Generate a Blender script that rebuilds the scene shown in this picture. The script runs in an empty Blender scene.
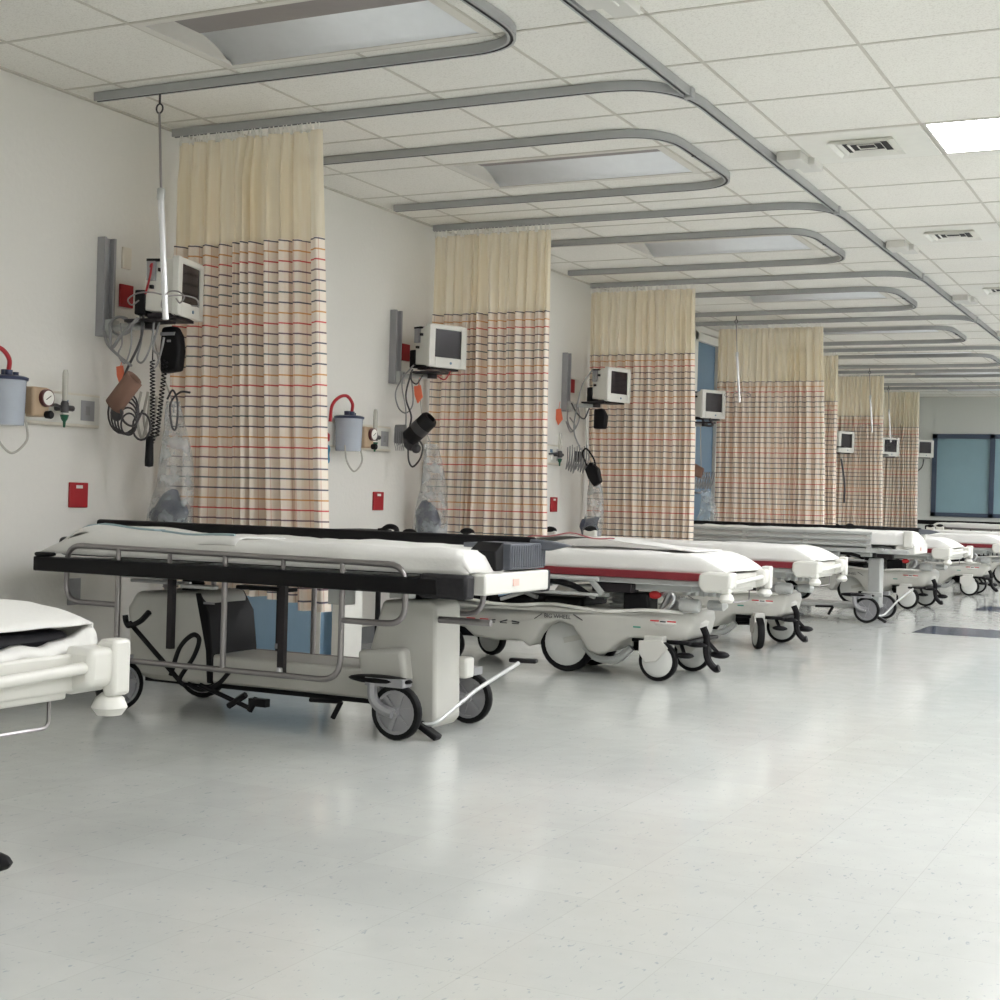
import bpy, bmesh, math, random
from mathutils import Vector, Matrix, noise
C = bpy.context.scene.collection
sc = bpy.context.scene
PI = math.pi
random.seed(7)

# ------------------------------------------------------------------ materials
def lin(c):
    c = c / 255.0
    return c / 12.92 if c <= 0.04045 else ((c + 0.055) / 1.055) ** 2.4
def rgb(r, g, b): return (lin(r), lin(g), lin(b), 1)
def newmat(name):
    m = bpy.data.materials.new(name); m.use_nodes = True
    nt = m.node_tree; nt.nodes.clear()
    out = nt.nodes.new('ShaderNodeOutputMaterial')
    return m, nt, out
def mat(name, col, rough=0.5, metal=0.0, var=0.05, scale=18.0, bump=0.0, spec=0.5, alpha=1.0, trans=0.0):
    m, nt, out = newmat(name)
    b = nt.nodes.new('ShaderNodeBsdfPrincipled')
    tc = nt.nodes.new('ShaderNodeTexCoord')
    n = nt.nodes.new('ShaderNodeTexNoise'); n.inputs['Scale'].default_value = scale; n.inputs['Detail'].default_value = 4
    nt.links.new(tc.outputs['Object'], n.inputs['Vector'])
    mx = nt.nodes.new('ShaderNodeMix'); mx.data_type = 'RGBA'
    c = rgb(*col)
    mx.inputs[6].default_value = tuple(x * (1 - var) for x in c[:3]) + (1,)
    mx.inputs[7].default_value = tuple(min(1, x * (1 + var)) for x in c[:3]) + (1,)
    nt.links.new(n.outputs['Fac'], mx.inputs[0])
    nt.links.new(mx.outputs[2], b.inputs['Base Color'])
    b.inputs['Roughness'].default_value = rough
    b.inputs['Metallic'].default_value = metal
    b.inputs['Specular IOR Level'].default_value = spec
    b.inputs['Alpha'].default_value = alpha
    b.inputs['Transmission Weight'].default_value = trans
    if bump:
        bp = nt.nodes.new('ShaderNodeBump'); bp.inputs['Strength'].default_value = bump; bp.inputs['Distance'].default_value = 0.01
        nt.links.new(n.outputs['Fac'], bp.inputs['Height']); nt.links.new(bp.outputs[0], b.inputs['Normal'])
    nt.links.new(b.outputs[0], out.inputs[0])
    return m
def emit(name, col, s):
    m, nt, out = newmat(name)
    e = nt.nodes.new('ShaderNodeEmission'); e.inputs[0].default_value = rgb(*col); e.inputs[1].default_value = s
    nt.links.new(e.outputs[0], out.inputs[0]); return m

M = {}
M['wall'] = mat('wall_paint', (216, 214, 208), 0.7, var=0.02, scale=40, bump=0.15)
M['wall_far'] = mat('far_wall_paint', (205, 208, 203), 0.7, var=0.02, scale=40)
M['tbar'] = mat('ceiling_tbar', (196, 192, 182), 0.6)
M['track'] = mat('curtain_track_aluminium', (168, 170, 170), 0.45, 0.2)
M['trackdark'] = mat('track_slot', (60, 60, 62), 0.5)
M['white_enamel'] = mat('white_enamel', (222, 221, 214), 0.45)
M['reflector'] = mat('troffer_reflector', (226, 228, 230), 0.5)
M['dim_lens'] = mat('unlit_lens', (140, 134, 132), 0.5)
M['frame_white'] = mat('fixture_frame', (212, 209, 201), 0.5)
M['dark'] = mat('black_rubber', (17, 16, 18), 0.55, var=0.2, spec=.22)
M['bumper'] = mat('black_bumper', (15, 14, 16), 0.45, var=0.3, scale=30, spec=.22)
M['bumper_worn'] = mat('worn_black_bumper', (44, 43, 45), 0.6, var=0.5, scale=60, spec=.22)
M['steel'] = mat('brushed_steel', (150, 146, 146), 0.32, 0.85)
M['chrome'] = mat('chrome', (200, 200, 202), 0.3, 1.0)
M['polished'] = mat('polished_white_metal', (236, 236, 238), 0.25, 0.35)
M['dsteel'] = mat('dark_painted_steel', (48, 44, 46), 0.4, 0.3, spec=.22)
M['cover'] = mat('grey_moulded_plastic', (188, 187, 180), 0.45, var=0.06, scale=9)
M['cover_light'] = mat('pale_moulded_plastic', (205, 204, 198), 0.4, var=0.05, scale=9)
M['cream'] = mat('cream_plastic', (212, 211, 204), 0.4, var=0.03)
M['frame_grey'] = mat('grey_frame_metal', (186, 188, 186), 0.35, 0.35, var=0.1)
M['tread'] = mat('tyre_rubber', (15, 15, 16), 0.6, var=0.15, spec=.22)
M['hub'] = mat('grey_wheel_hub', (150, 150, 152), 0.4, 0.2)
M['hubcap'] = mat('pale_hub_cover', (205, 206, 202), 0.35)
M['maroon'] = mat('maroon_bumper', (120, 34, 42), 0.45)
M['red'] = mat('red_plastic', (190, 40, 42), 0.45)
M['redplate'] = mat('red_wall_plate', (158, 24, 34), 0.5)
M['redhose'] = mat('red_hose', (165, 22, 34), 0.35)
M['sheet'] = mat('white_cotton_sheet', (220, 219, 215), 0.85, var=0.02, scale=90, bump=0.1)
M['sheet_blue'] = mat('blue_grey_sheet_hem', (150, 170, 176), 0.85)
M['seam'] = mat('red_stitching', (176, 110, 112), 0.8)
M['mattress'] = mat('black_vinyl_mattress', (38, 37, 42), 0.5, var=0.2, spec=.22)
M['bluevinyl'] = mat('blue_panel', (148, 180, 206), 0.5, var=0.05)
M['bluedoor'] = mat('blue_door_paint', (92, 122, 146), 0.5, var=0.03)
M['winframe'] = mat('blue_grey_window_frame', (66, 78, 96), 0.5)
M['case'] = mat('monitor_case', (214, 213, 206), 0.4, var=0.03)
M['screen'] = mat('dark_screen', (34, 30, 36), 0.15, var=0.1)
M['panelgrey'] = mat('grey_panel', (150, 150, 152), 0.45)
M['cable'] = mat('grey_cable', (138, 138, 138), 0.45)
M['cabledark'] = mat('dark_cable', (58, 56, 58), 0.45)
M['brown'] = mat('brown_cuff_fabric', (128, 98, 84), 0.8, var=0.15)
M['orange'] = mat('orange_tag', (224, 112, 78), 0.5)
M['tan'] = mat('tan_regulator', (176, 152, 124), 0.45)
M['green'] = mat('green_valve', (30, 92, 66), 0.4)
M['navy'] = mat('navy_lid', (38, 48, 78), 0.4)
M['cyan'] = mat('cyan_coil', (42, 128, 160), 0.35)
M['white_print'] = mat('white_plastic_wrap', (214, 222, 224), 0.3, alpha=0.7)
M['canister'] = mat('clear_canister', (186, 194, 206), 0.15, alpha=0.72, spec=0.6)
M['tube'] = mat('clear_tubing', (196, 194, 184), 0.2, alpha=0.75)
M['outlet'] = mat('ivory_outlet', (212, 206, 192), 0.45)
M['lit'] = emit('lit_fluorescent_lens', (249, 250, 254), 9.5)
M['print_black'] = mat('black_print', (40, 40, 44), 0.5)
M['print_green'] = mat('teal_print', (60, 140, 120), 0.5)
M['ribbed'] = mat('grey_ribbed_rubber', (92, 95, 102), 0.5, var=0.2)
M['stickerpink'] = mat('pink_sticker', (226, 184, 172), 0.6)

def mat_bag():
    m, nt, out = newmat('clear_crinkled_plastic')
    b = nt.nodes.new('ShaderNodeBsdfPrincipled'); b.inputs['Base Color'].default_value = rgb(196, 202, 204)
    b.inputs['Roughness'].default_value = 0.12; b.inputs['Specular IOR Level'].default_value = 0.9
    n = nt.nodes.new('ShaderNodeTexNoise'); n.inputs['Scale'].default_value = 14; n.inputs['Detail'].default_value = 6
    tc = nt.nodes.new('ShaderNodeTexCoord'); nt.links.new(tc.outputs['Object'], n.inputs['Vector'])
    r = nt.nodes.new('ShaderNodeMapRange'); r.inputs[1].default_value = .35; r.inputs[2].default_value = .7; r.inputs[3].default_value = .12; r.inputs[4].default_value = .6
    nt.links.new(n.outputs['Fac'], r.inputs[0]); nt.links.new(r.outputs[0], b.inputs['Alpha'])
    bp = nt.nodes.new('ShaderNodeBump'); bp.inputs['Strength'].default_value = .9; bp.inputs['Distance'].default_value = .03
    nt.links.new(n.outputs['Fac'], bp.inputs['Height']); nt.links.new(bp.outputs[0], b.inputs['Normal'])
    nt.links.new(b.outputs[0], out.inputs[0]); return m
M['bag'] = mat_bag()

def mat_ceiling():
    m, nt, out = newmat('acoustic_ceiling_tile')
    b = nt.nodes.new('ShaderNodeBsdfPrincipled'); b.inputs['Roughness'].default_value = .9
    tc = nt.nodes.new('ShaderNodeTexCoord')
    n = nt.nodes.new('ShaderNodeTexNoise'); n.inputs['Scale'].default_value = 160; n.inputs['Detail'].default_value = 3
    n2 = nt.nodes.new('ShaderNodeTexNoise'); n2.inputs['Scale'].default_value = 1.1
    nt.links.new(tc.outputs['Object'], n.inputs['Vector']); nt.links.new(tc.outputs['Object'], n2.inputs['Vector'])
    cr = nt.nodes.new('ShaderNodeValToRGB')
    cr.color_ramp.elements[0].position = .3; cr.color_ramp.elements[0].color = rgb(218, 215, 207)
    cr.color_ramp.elements[1].position = .5; cr.color_ramp.elements[1].color = rgb(236, 234, 227)
    nt.links.new(n.outputs['Fac'], cr.inputs[0])
    mx = nt.nodes.new('ShaderNodeMix'); mx.data_type = 'RGBA'; mx.blend_type = 'MULTIPLY'; mx.inputs[0].default_value = .12
    nt.links.new(cr.outputs[0], mx.inputs[6]); nt.links.new(n2.outputs['Fac'], mx.inputs[7])
    nt.links.new(mx.outputs[2], b.inputs['Base Color'])
    bp = nt.nodes.new('ShaderNodeBump'); bp.inputs['Strength'].default_value = .25; bp.inputs['Distance'].default_value = .004
    nt.links.new(n.outputs['Fac'], bp.inputs['Height']); nt.links.new(bp.outputs[0], b.inputs['Normal'])
    nt.links.new(b.outputs[0], out.inputs[0]); return m
M['ceiling'] = mat_ceiling()

def mat_floor(name, base, fleck, spec=.6):
    m, nt, out = newmat(name)
    b = nt.nodes.new('ShaderNodeBsdfPrincipled')
    tc = nt.nodes.new('ShaderNodeTexCoord'); L = nt.links.new
    def noise_(s, d=3, dist=0):
        n = nt.nodes.new('ShaderNodeTexNoise'); n.inputs['Scale'].default_value = s; n.inputs['Detail'].default_value = d
        n.inputs['Distortion'].default_value = dist
        L(tc.outputs['Object'], n.inputs['Vector']); return n
    # tile tone and joints
    br = nt.nodes.new('ShaderNodeTexBrick'); br.offset = 0; br.squash = 1
    br.inputs['Scale'].default_value = 1; br.inputs['Brick Width'].default_value = .305; br.inputs['Row Height'].default_value = .305
    br.inputs['Mortar Size'].default_value = .0012; br.inputs['Mortar Smooth'].default_value = .3
    br.inputs['Color1'].default_value = (1, 1, 1, 1); br.inputs['Color2'].default_value = (.955, .955, .955, 1); br.inputs['Mortar'].default_value = (.87, .87, .86, 1)
    L(tc.outputs['Object'], br.inputs['Vector'])
    fl = noise_(85, 2, .8)
    mp = nt.nodes.new('ShaderNodeMapping'); mp.inputs['Scale'].default_value = (1.0, .45, 1); mp.inputs['Rotation'].default_value = (0, 0, .7)
    L(tc.outputs['Object'], mp.inputs['Vector']); L(mp.outputs[0], fl.inputs['Vector'])
    r1 = nt.nodes.new('ShaderNodeValToRGB'); r1.color_ramp.elements[0].position = .66; r1.color_ramp.elements[1].position = .72
    r1.color_ramp.elements[0].color = (0, 0, 0, 1); r1.color_ramp.elements[1].color = (1, 1, 1, 1)
    L(fl.outputs['Fac'], r1.inputs[0])
    n3 = noise_(9, 6, .5)
    mxa = nt.nodes.new('ShaderNodeMix'); mxa.data_type = 'RGBA'
    mxa.inputs[6].default_value = rgb(*base); mxa.inputs[7].default_value = rgb(*[min(255, c * 1.04 + 2) for c in base])
    L(n3.outputs['Fac'], mxa.inputs[0])
    mxb = nt.nodes.new('ShaderNodeMix'); mxb.data_type = 'RGBA'; mxb.inputs[7].default_value = rgb(*fleck)
    mul = nt.nodes.new('ShaderNodeMath'); mul.operation = 'MULTIPLY'; mul.inputs[1].default_value = .4
    L(r1.outputs[0], mul.inputs[0]); L(mul.outputs[0], mxb.inputs[0]); L(mxa.outputs[2], mxb.inputs[6])
    mxc = nt.nodes.new('ShaderNodeMix'); mxc.data_type = 'RGBA'; mxc.blend_type = 'MULTIPLY'; mxc.inputs[0].default_value = 1
    L(mxb.outputs[2], mxc.inputs[6]); L(br.outputs['Color'], mxc.inputs[7])
    L(mxc.outputs[2], b.inputs['Base Color'])
    rr = nt.nodes.new('ShaderNodeMapRange'); rr.inputs[3].default_value = .09; rr.inputs[4].default_value = .17
    L(n3.outputs['Fac'], rr.inputs[0]); L(rr.outputs[0], b.inputs['Roughness'])
    b.inputs['Specular IOR Level'].default_value = spec
    wn = noise_(3.2, 2)
    bp = nt.nodes.new('ShaderNodeBump'); bp.inputs['Strength'].default_value = .12; bp.inputs['Distance'].default_value = .012
    L(wn.outputs['Fac'], bp.inputs['Height']); L(bp.outputs[0], b.inputs['Normal'])
    L(b.outputs[0], out.inputs[0]); return m
M['floor'] = mat_floor('speckled_vinyl_tile', (190, 192, 188), (120, 138, 148))
M['floordark'] = mat_floor('slate_blue_vinyl_tile', (52, 62, 82), (90, 100, 118), .25)

def mat_plaid():
    m, nt, out = newmat('plaid_curtain_fabric')
    L = nt.links.new
    uv = nt.nodes.new('ShaderNodeUVMap'); sep = nt.nodes.new('ShaderNodeSeparateXYZ'); L(uv.outputs[0], sep.inputs[0])
    def ramp(src, period, stops, phase=0.0):
        a = nt.nodes.new('ShaderNodeMath'); a.operation = 'MULTIPLY_ADD'; a.inputs[1].default_value = 1 / period; a.inputs[2].default_value = phase
        L(src, a.inputs[0])
        f = nt.nodes.new('ShaderNodeMath'); f.operation = 'FRACT'; L(a.outputs[0], f.inputs[0])
        cr = nt.nodes.new('ShaderNodeValToRGB'); cr.color_ramp.interpolation = 'CONSTANT'
        base = (0, 0, 0, 0); els = cr.color_ramp.elements
        els[0].position = 0; els[0].color = base
        while len(els) > 1: els.remove(els[-1])
        for p0, w, c in stops:
            e = els.new(p0); e.color = rgb(*c)
            e = els.new(p0 + w); e.color = base
        L(f.outputs[0], cr.inputs[0]); return cr
    cols = [(64, 92, 100), (58, 64, 92), (92, 60, 84), (206, 60, 60), (214, 156, 88), (48, 56, 82)]
    hs = ramp(sep.outputs[1], .285, [((.133 + i / 6), .024, c) for i, c in enumerate(cols)], -7.2105)
    vcols = [(196, 120, 84), (170, 80, 74), (96, 96, 112), (206, 160, 110)]
    vs = ramp(sep.outputs[0], .26, [(.05 + i / 4, .02, c) for i, c in enumerate(vcols)])  # vertical lines: part woven pattern, part fold shade drawn into the colour
    fold_shade = ramp(sep.outputs[0], .26, [(.30, .2, (236, 214, 192)), (.72, .12, (240, 218, 190))], .1)  # warm tint of the fold shadows painted into the cloth
    n = nt.nodes.new('ShaderNodeTexNoise'); n.inputs['Scale'].default_value = 300; L(uv.outputs[0], n.inputs['Vector'])
    base = nt.nodes.new('ShaderNodeMix'); base.data_type = 'RGBA'
    base.inputs[6].default_value = rgb(242, 230, 216); base.inputs[7].default_value = rgb(250, 242, 232); L(n.outputs['Fac'], base.inputs[0])
    prev = base.outputs[2]
    for src, amt in ((fold_shade, .3), (vs, .34), (hs, .86)):
        mx = nt.nodes.new('ShaderNodeMix'); mx.data_type = 'RGBA'
        al = nt.nodes.new('ShaderNodeMath'); al.operation = 'MULTIPLY'; al.inputs[1].default_value = amt
        L(src.outputs[1], al.inputs[0]); L(al.outputs[0], mx.inputs[0]); L(prev, mx.inputs[6]); L(src.outputs[0], mx.inputs[7]); prev = mx.outputs[2]
    d = nt.nodes.new('ShaderNodeBsdfDiffuse'); t = nt.nodes.new('ShaderNodeBsdfTranslucent'); s = nt.nodes.new('ShaderNodeMixShader'); s.inputs[0].default_value = .3
    L(prev, d.inputs[0]); L(prev, t.inputs[0]); L(d.outputs[0], s.inputs[1]); L(t.outputs[0], s.inputs[2]); L(s.outputs[0], out.inputs[0])
    return m
M['plaid'] = mat_plaid()
def mat_mesh():
    m, nt, out = newmat('cream_curtain_netting'); L = nt.links.new
    uv = nt.nodes.new('ShaderNodeUVMap')
    n = nt.nodes.new('ShaderNodeTexNoise'); n.inputs['Scale'].default_value = 60; n.inputs['Detail'].default_value = 3
    mp = nt.nodes.new('ShaderNodeMapping'); mp.inputs['Scale'].default_value = (1, .05, 1); L(uv.outputs[0], mp.inputs[0]); L(mp.outputs[0], n.inputs['Vector'])
    c = nt.nodes.new('ShaderNodeMix'); c.data_type = 'RGBA'; c.inputs[6].default_value = rgb(238, 224, 194); c.inputs[7].default_value = rgb(250, 244, 228)
    L(n.outputs['Fac'], c.inputs[0])
    d = nt.nodes.new('ShaderNodeBsdfDiffuse'); t = nt.nodes.new('ShaderNodeBsdfTranslucent'); tr = nt.nodes.new('ShaderNodeBsdfTransparent')
    L(c.outputs[2], d.inputs[0]); L(c.outputs[2], t.inputs[0])
    a = nt.nodes.new('ShaderNodeMixShader'); a.inputs[0].default_value = .4; L(d.outputs[0], a.inputs[1]); L(t.outputs[0], a.inputs[2])
    b = nt.nodes.new('ShaderNodeMixShader'); b.inputs[0].default_value = .2; L(a.outputs[0], b.inputs[1]); L(tr.outputs[0], b.inputs[2])
    L(b.outputs[0], out.inputs[0]); return m
M['mesh'] = mat_mesh()

# ------------------------------------------------------------------ mesh builder
class MB:
    def __init__(s): s.v = []; s.f = []; s.mi = []; s.cur = 0; s.uv = None
    def add(s, vs, fs):
        o = len(s.v); s.v += [tuple(p) for p in vs]
        for f in fs: s.f.append(tuple(i + o for i in f)); s.mi.append(s.cur)
        return s
    def box(s, x0, x1, y0, y1, z0, z1):
        return s.add([(x0,y0,z0),(x1,y0,z0),(x1,y1,z0),(x0,y1,z0),(x0,y0,z1),(x1,y0,z1),(x1,y1,z1),(x0,y1,z1)],
                     [(0,3,2,1),(4,5,6,7),(0,1,5,4),(1,2,6,5),(2,3,7,6),(3,0,4,7)])
    def obox(s, c, size, rot):            # oriented box; rot = Matrix 3x3
        h = Vector(size) / 2; vs = []
        for dx, dy, dz in ((-1,-1,-1),(1,-1,-1),(1,1,-1),(-1,1,-1),(-1,-1,1),(1,-1,1),(1,1,1),(-1,1,1)):
            vs.append(Vector(c) + rot @ Vector((dx*h.x, dy*h.y, dz*h.z)))
        return s.add(vs, [(0,3,2,1),(4,5,6,7),(0,1,5,4),(1,2,6,5),(2,3,7,6),(3,0,4,7)])
    def bar(s, a, b, w, h):               # rectangular bar from a to b
        a = Vector(a); b = Vector(b); d = (b - a); q = d.to_track_quat('Z', 'Y').to_matrix()
        return s.obox((a + b) / 2, (w, h, d.length), q)
    def prism(s, poly, y0, y1, axis='y'):
        n = len(poly)
        def P(p, t):
            if axis == 'y': return (p[0], t, p[1])
            if axis == 'x': return (t, p[0], p[1])
            return (p[0], p[1], t)
        vs = [P(p, y0) for p in poly] + [P(p, y1) for p in poly]
        fs = [tuple(range(n)), tuple(range(2*n-1, n-1, -1))]
        fs += [(i, i+n, (i+1) % n + n, (i+1) % n) for i in range(n)]
        return s.add(vs, fs)
    def tube(s, pts, r, n=8, closed=False, cap=True):
        pts = [Vector(p) for p in pts]; k = len(pts)
        if k < 2: return s
        rr = r if isinstance(r, (list, tuple)) else [r] * k
        tan = []
        for i in range(k):
            if closed: t = pts[(i+1) % k] - pts[i-1]
            else: t = pts[min(i+1, k-1)] - pts[max(i-1, 0)]
            tan.append(t.normalized() if t.length > 1e-9 else Vector((0,0,1)))
        u = Vector((0,0,1)) if abs(tan[0].z) < .9 else Vector((1,0,0))
        u = (u - tan[0] * u.dot(tan[0])).normalized(); rings = []
        for i in range(k):
            u = (u - tan[i] * u.dot(tan[i]))
            u = u.normalized() if u.length > 1e-6 else tan[i].orthogonal().normalized()
            w = tan[i].cross(u)
            rings.append([pts[i] + (u * math.cos(2*PI*j/n) + w * math.sin(2*PI*j/n)) * rr[i] for j in range(n)])
        vs = [p for R in rings for p in R]; fs = []
        for i in range(k if closed else k-1):
            a = i * n; b = ((i+1) % k) * n
            for j in range(n): fs.append((a+j, a+(j+1) % n, b+(j+1) % n, b+j))
        if cap and not closed: fs += [tuple(range(n-1, -1, -1)), tuple((k-1)*n + j for j in range(n))]
        return s.add(vs, fs)
    def lathe(s, prof, c=(0,0,0), axis='z', n=24, R=None, cap=True):
        vs = []; k = len(prof); c = Vector(c)
        for r, h in prof:
            for j in range(n):
                a = 2*PI*j/n; p = Vector((r*math.cos(a), r*math.sin(a), h))
                if axis == 'y': p = Vector((p.x, h, p.y))
                elif axis == 'x': p = Vector((h, p.x, p.y))
                if R is not None: p = R @ p
                vs.append(c + p)
        fs = []
        for i in range(k-1):
            for j in range(n):
                q = (i*n+j, i*n+(j+1) % n, (i+1)*n+(j+1) % n, (i+1)*n+j); fs.append(q if axis != 'y' else q[::-1])
        if cap and prof[0][0] > 1e-5 and prof[0] != prof[-1]: fs.append(tuple(range(n)))
        if cap and prof[-1][0] > 1e-5 and prof[0] != prof[-1]: fs.append(tuple((k-1)*n + j for j in range(n)))
        return s.add(vs, fs)
    def ball(s, c, r, sx=1, sy=1, sz=1, n=14):
        vs = []; fs = []
        for i in range(n//2 + 1):
            t = PI * i / (n//2)
            for j in range(n):
                a = 2*PI*j/n; vs.append((c[0] + r*sx*math.sin(t)*math.cos(a), c[1] + r*sy*math.sin(t)*math.sin(a), c[2] + r*sz*math.cos(t)))
        for i in range(n//2):
            for j in range(n): fs.append((i*n+j, (i+1)*n+j, (i+1)*n+(j+1) % n, i*n+(j+1) % n))
        return s.add(vs, fs)
    def move(s, dx=0, dy=0, dz=0): s.v = [(x+dx, y+dy, z+dz) for x, y, z in s.v]; return s
    def build(s, name, m, parent=None, bevel=0, seg=2, smooth=True, sub=0, solid=0, flat_angle=38, label=None):
        me = bpy.data.meshes.new(name); me.from_pydata(s.v, [], s.f)
        ms = m if isinstance(m, (list, tuple)) else [m]
        for x in ms: me.materials.append(x)
        if len(ms) > 1:
            for p, i in zip(me.polygons, s.mi): p.material_index = i
        if s.uv:
            lay = me.uv_layers.new(name='UVMap')
            for l in me.loops: lay.data[l.index].uv = s.uv[l.vertex_index]
        bm = bmesh.new(); bm.from_mesh(me); bmesh.ops.remove_doubles(bm, verts=bm.verts, dist=1e-6) if not s.uv else None
        bmesh.ops.recalc_face_normals(bm, faces=bm.faces); bm.to_mesh(me); bm.free()
        if smooth:
            for p in me.polygons: p.use_smooth = True
            try: me.set_sharp_from_angle(angle=math.radians(flat_angle))
            except Exception: pass
        o = bpy.data.objects.new(name, me); C.objects.link(o)
        if solid:
            q = o.modifiers.new('solid', 'SOLIDIFY'); q.thickness = solid; q.offset = 0
        if bevel:
            b = o.modifiers.new('bevel', 'BEVEL'); b.width = bevel; b.segments = seg; b.limit_method = 'ANGLE'; b.angle_limit = math.radians(40); b.harden_normals = False
        if sub:
            q = o.modifiers.new('sub', 'SUBSURF'); q.levels = sub; q.render_levels = sub
        if parent is not None: o.parent = parent
        if label: o['label'] = label
        return o

def fillet(pts, r, n=6, closed=False):
    pts = [Vector(p) for p in pts]; out = []; k = len(pts)
    for i in range(k):
        if not closed and i in (0, k-1): out.append(pts[i]); continue
        p = pts[i]; a = pts[i-1]; b = pts[(i+1) % k]
        ra = min(r, (a-p).length*.49); rb = min(r, (b-p).length*.49)
        A = p + (a-p).normalized()*ra; B = p + (b-p).normalized()*rb
        for j in range(n+1):
            t = j/n; out.append(A*(1-t)**2 + p*2*t*(1-t) + B*t*t)
    return out
def spline(pts, n=8):
    pts = [Vector(p) for p in pts]; out = []
    P = [pts[0]*2 - pts[1]] + pts + [pts[-1]*2 - pts[-2]]
    for i in range(1, len(P)-2):
        for j in range(n):
            t = j/n; a, b, c, d = P[i-1], P[i], P[i+1], P[i+2]
            out.append(.5*((2*b) + (c-a)*t + (2*a-5*b+4*c-d)*t*t + (3*b-a-3*c+d)*t**3))
    out.append(pts[-1]); return out

def thing(name, label, cat, loc=(0,0,0), rz=0, group=None):
    o = bpy.data.objects.new(name, None); C.objects.link(o); o.empty_display_size = .1
    o.location = loc; o.rotation_euler = (0, 0, rz); o['label'] = label; o['category'] = cat
    if group: o['group'] = group
    return o
def tag(o, label, cat, group=None):
    o['label'] = label; o['category'] = cat
    if group: o['group'] = group
    return o
def struct(o): o['kind'] = 'structure'; return o
def kids(o): return [c for c in bpy.data.objects if c.parent == o]
def copy_tree(o, parent=None):
    c = o.copy(); C.objects.link(c); c.parent = parent
    for k in kids(o): copy_tree(k, c)
    return c
def dup(root, loc, rz, label, group=None):
    r = copy_tree(root); r.location = loc; r.rotation_euler = (0, 0, rz); r['label'] = label
    if group: r['group'] = group
    return r
ORD = ['nearest', 'second', 'third', 'fourth', 'fifth', 'sixth', 'seventh', 'eighth', 'ninth']

# ------------------------------------------------------------------ the room
H = 2.628
RX, Y0, Y1 = 9.2, -3.2, 23.0
fl = MB()
xs = [0, 2.58, 6.6, RX]; ys = [Y0, 10.86, 11.62, 13.72, 14.46, Y1]
for i in range(3):
    for j in range(5):
        fl.cur = 1 if (i == 1 and j in (1, 3)) else 0
        fl.add([(xs[i], ys[j], 0), (xs[i+1], ys[j], 0), (xs[i+1], ys[j+1], 0), (xs[i], ys[j+1], 0)], [(0,1,2,3)])
struct(fl.build('floor', [M['floor'], M['floordark']], smooth=False))
def wallbox(name, a, m): return struct(MB().box(*a).build(name, m, smooth=False))
# left wall with the opening for the blue door
DY0, DY1, DZ = 13.42, 14.10, 2.50
w = MB()
w.box(-.12, 0, Y0, DY0, 0, H+.1); w.box(-.12, 0, DY1, Y1, 0, H+.1); w.box(-.12, 0, DY0, DY1, DZ, H+.1)
struct(w.build('wall_left', M['wall'], smooth=False))
wallbox('wall_right', (RX, RX+.12, Y0, Y1, 0, H+.1), M['wall'])
wallbox('wall_front', (-.12, RX+.12, Y0-.12, Y0, 0, H+.1), M['wall'])
WX0, WX1, WZ0, WZ1 = .555, 3.4, .80, 2.06
w = MB()
w.box(-.12, WX0, Y1, Y1+.12, 0, H+.1); w.box(WX1, RX+.12, Y1, Y1+.12, 0, H+.1)
w.box(WX0, WX1, Y1, Y1+.12, 0, WZ0); w.box(WX0, WX1, Y1, Y1+.12, WZ1, H+.1)
struct(w.build('wall_back', M['wall_far'], smooth=False))
# door in the left wall
d = struct(MB().box(-.06, -.02, DY0+.03, DY1-.03, .01, DZ-.03).build('door_1', M['bluedoor'], bevel=.004))
f = MB(); f.box(-.05, .015, DY1-.03, DY1+.06, 0, DZ+.05); f.box(-.05, .015, DY0-.06, DY0+.03, 0, DZ+.05); f.box(-.05, .015, DY0-.06, DY1+.06, DZ-.03, DZ+.05)
f.build('door_frame', M['white_enamel'], d, bevel=.004)
h = MB(); h.lathe([(.028, 0), (.028, .008), (.01, .012), (.01, .04)], (-.02, DY0+.1, 1.0), 'x'); h.tube([(.02, DY0+.1, 1.0), (.02, DY0+.2, 1.0)], .009); h.build('door_handle', M['steel'], d)
# window in the back wall
fr = MB(); t = .07
fr.box(WX0, WX1, Y1-.03, Y1+.05, WZ1-t, WZ1); fr.box(WX0, WX1, Y1-.03, Y1+.05, WZ0, WZ0+.06)
for x in (WX0, 1.40, 2.35, WX1-t): fr.box(x, x+t, Y1-.03, Y1+.05, WZ0, WZ1)
win = struct(fr.build('window_1', M['winframe'], smooth=False))
for x0, x1 in ((WX0+t, 1.40), (1.40+t, 2.35), (2.35+t, WX1-t)):
    MB().box(x0, x1, Y1+.01, Y1+.02, WZ0+.06, WZ1-t).build('pane', mat('teal_window_pane', (138, 168, 178), .35, var=.06, scale=5), win)
# thin wall moulding where ceiling meets the left wall
struct(MB().box(0, .022, Y0, Y1, H-.006, H).build('trim_1', M['tbar'], smooth=False))
struct(MB().box(0, RX, Y1-.022, Y1, H-.006, H).build('trim_2', M['tbar'], smooth=False))
struct(MB().box(0, .012, Y0, DY0-.06, 0, .1).box(0, .012, DY1+.06, Y1, 0, .1).build('baseboard_left', mat('grey_vinyl_base', (120, 122, 124), .5), smooth=False))

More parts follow.
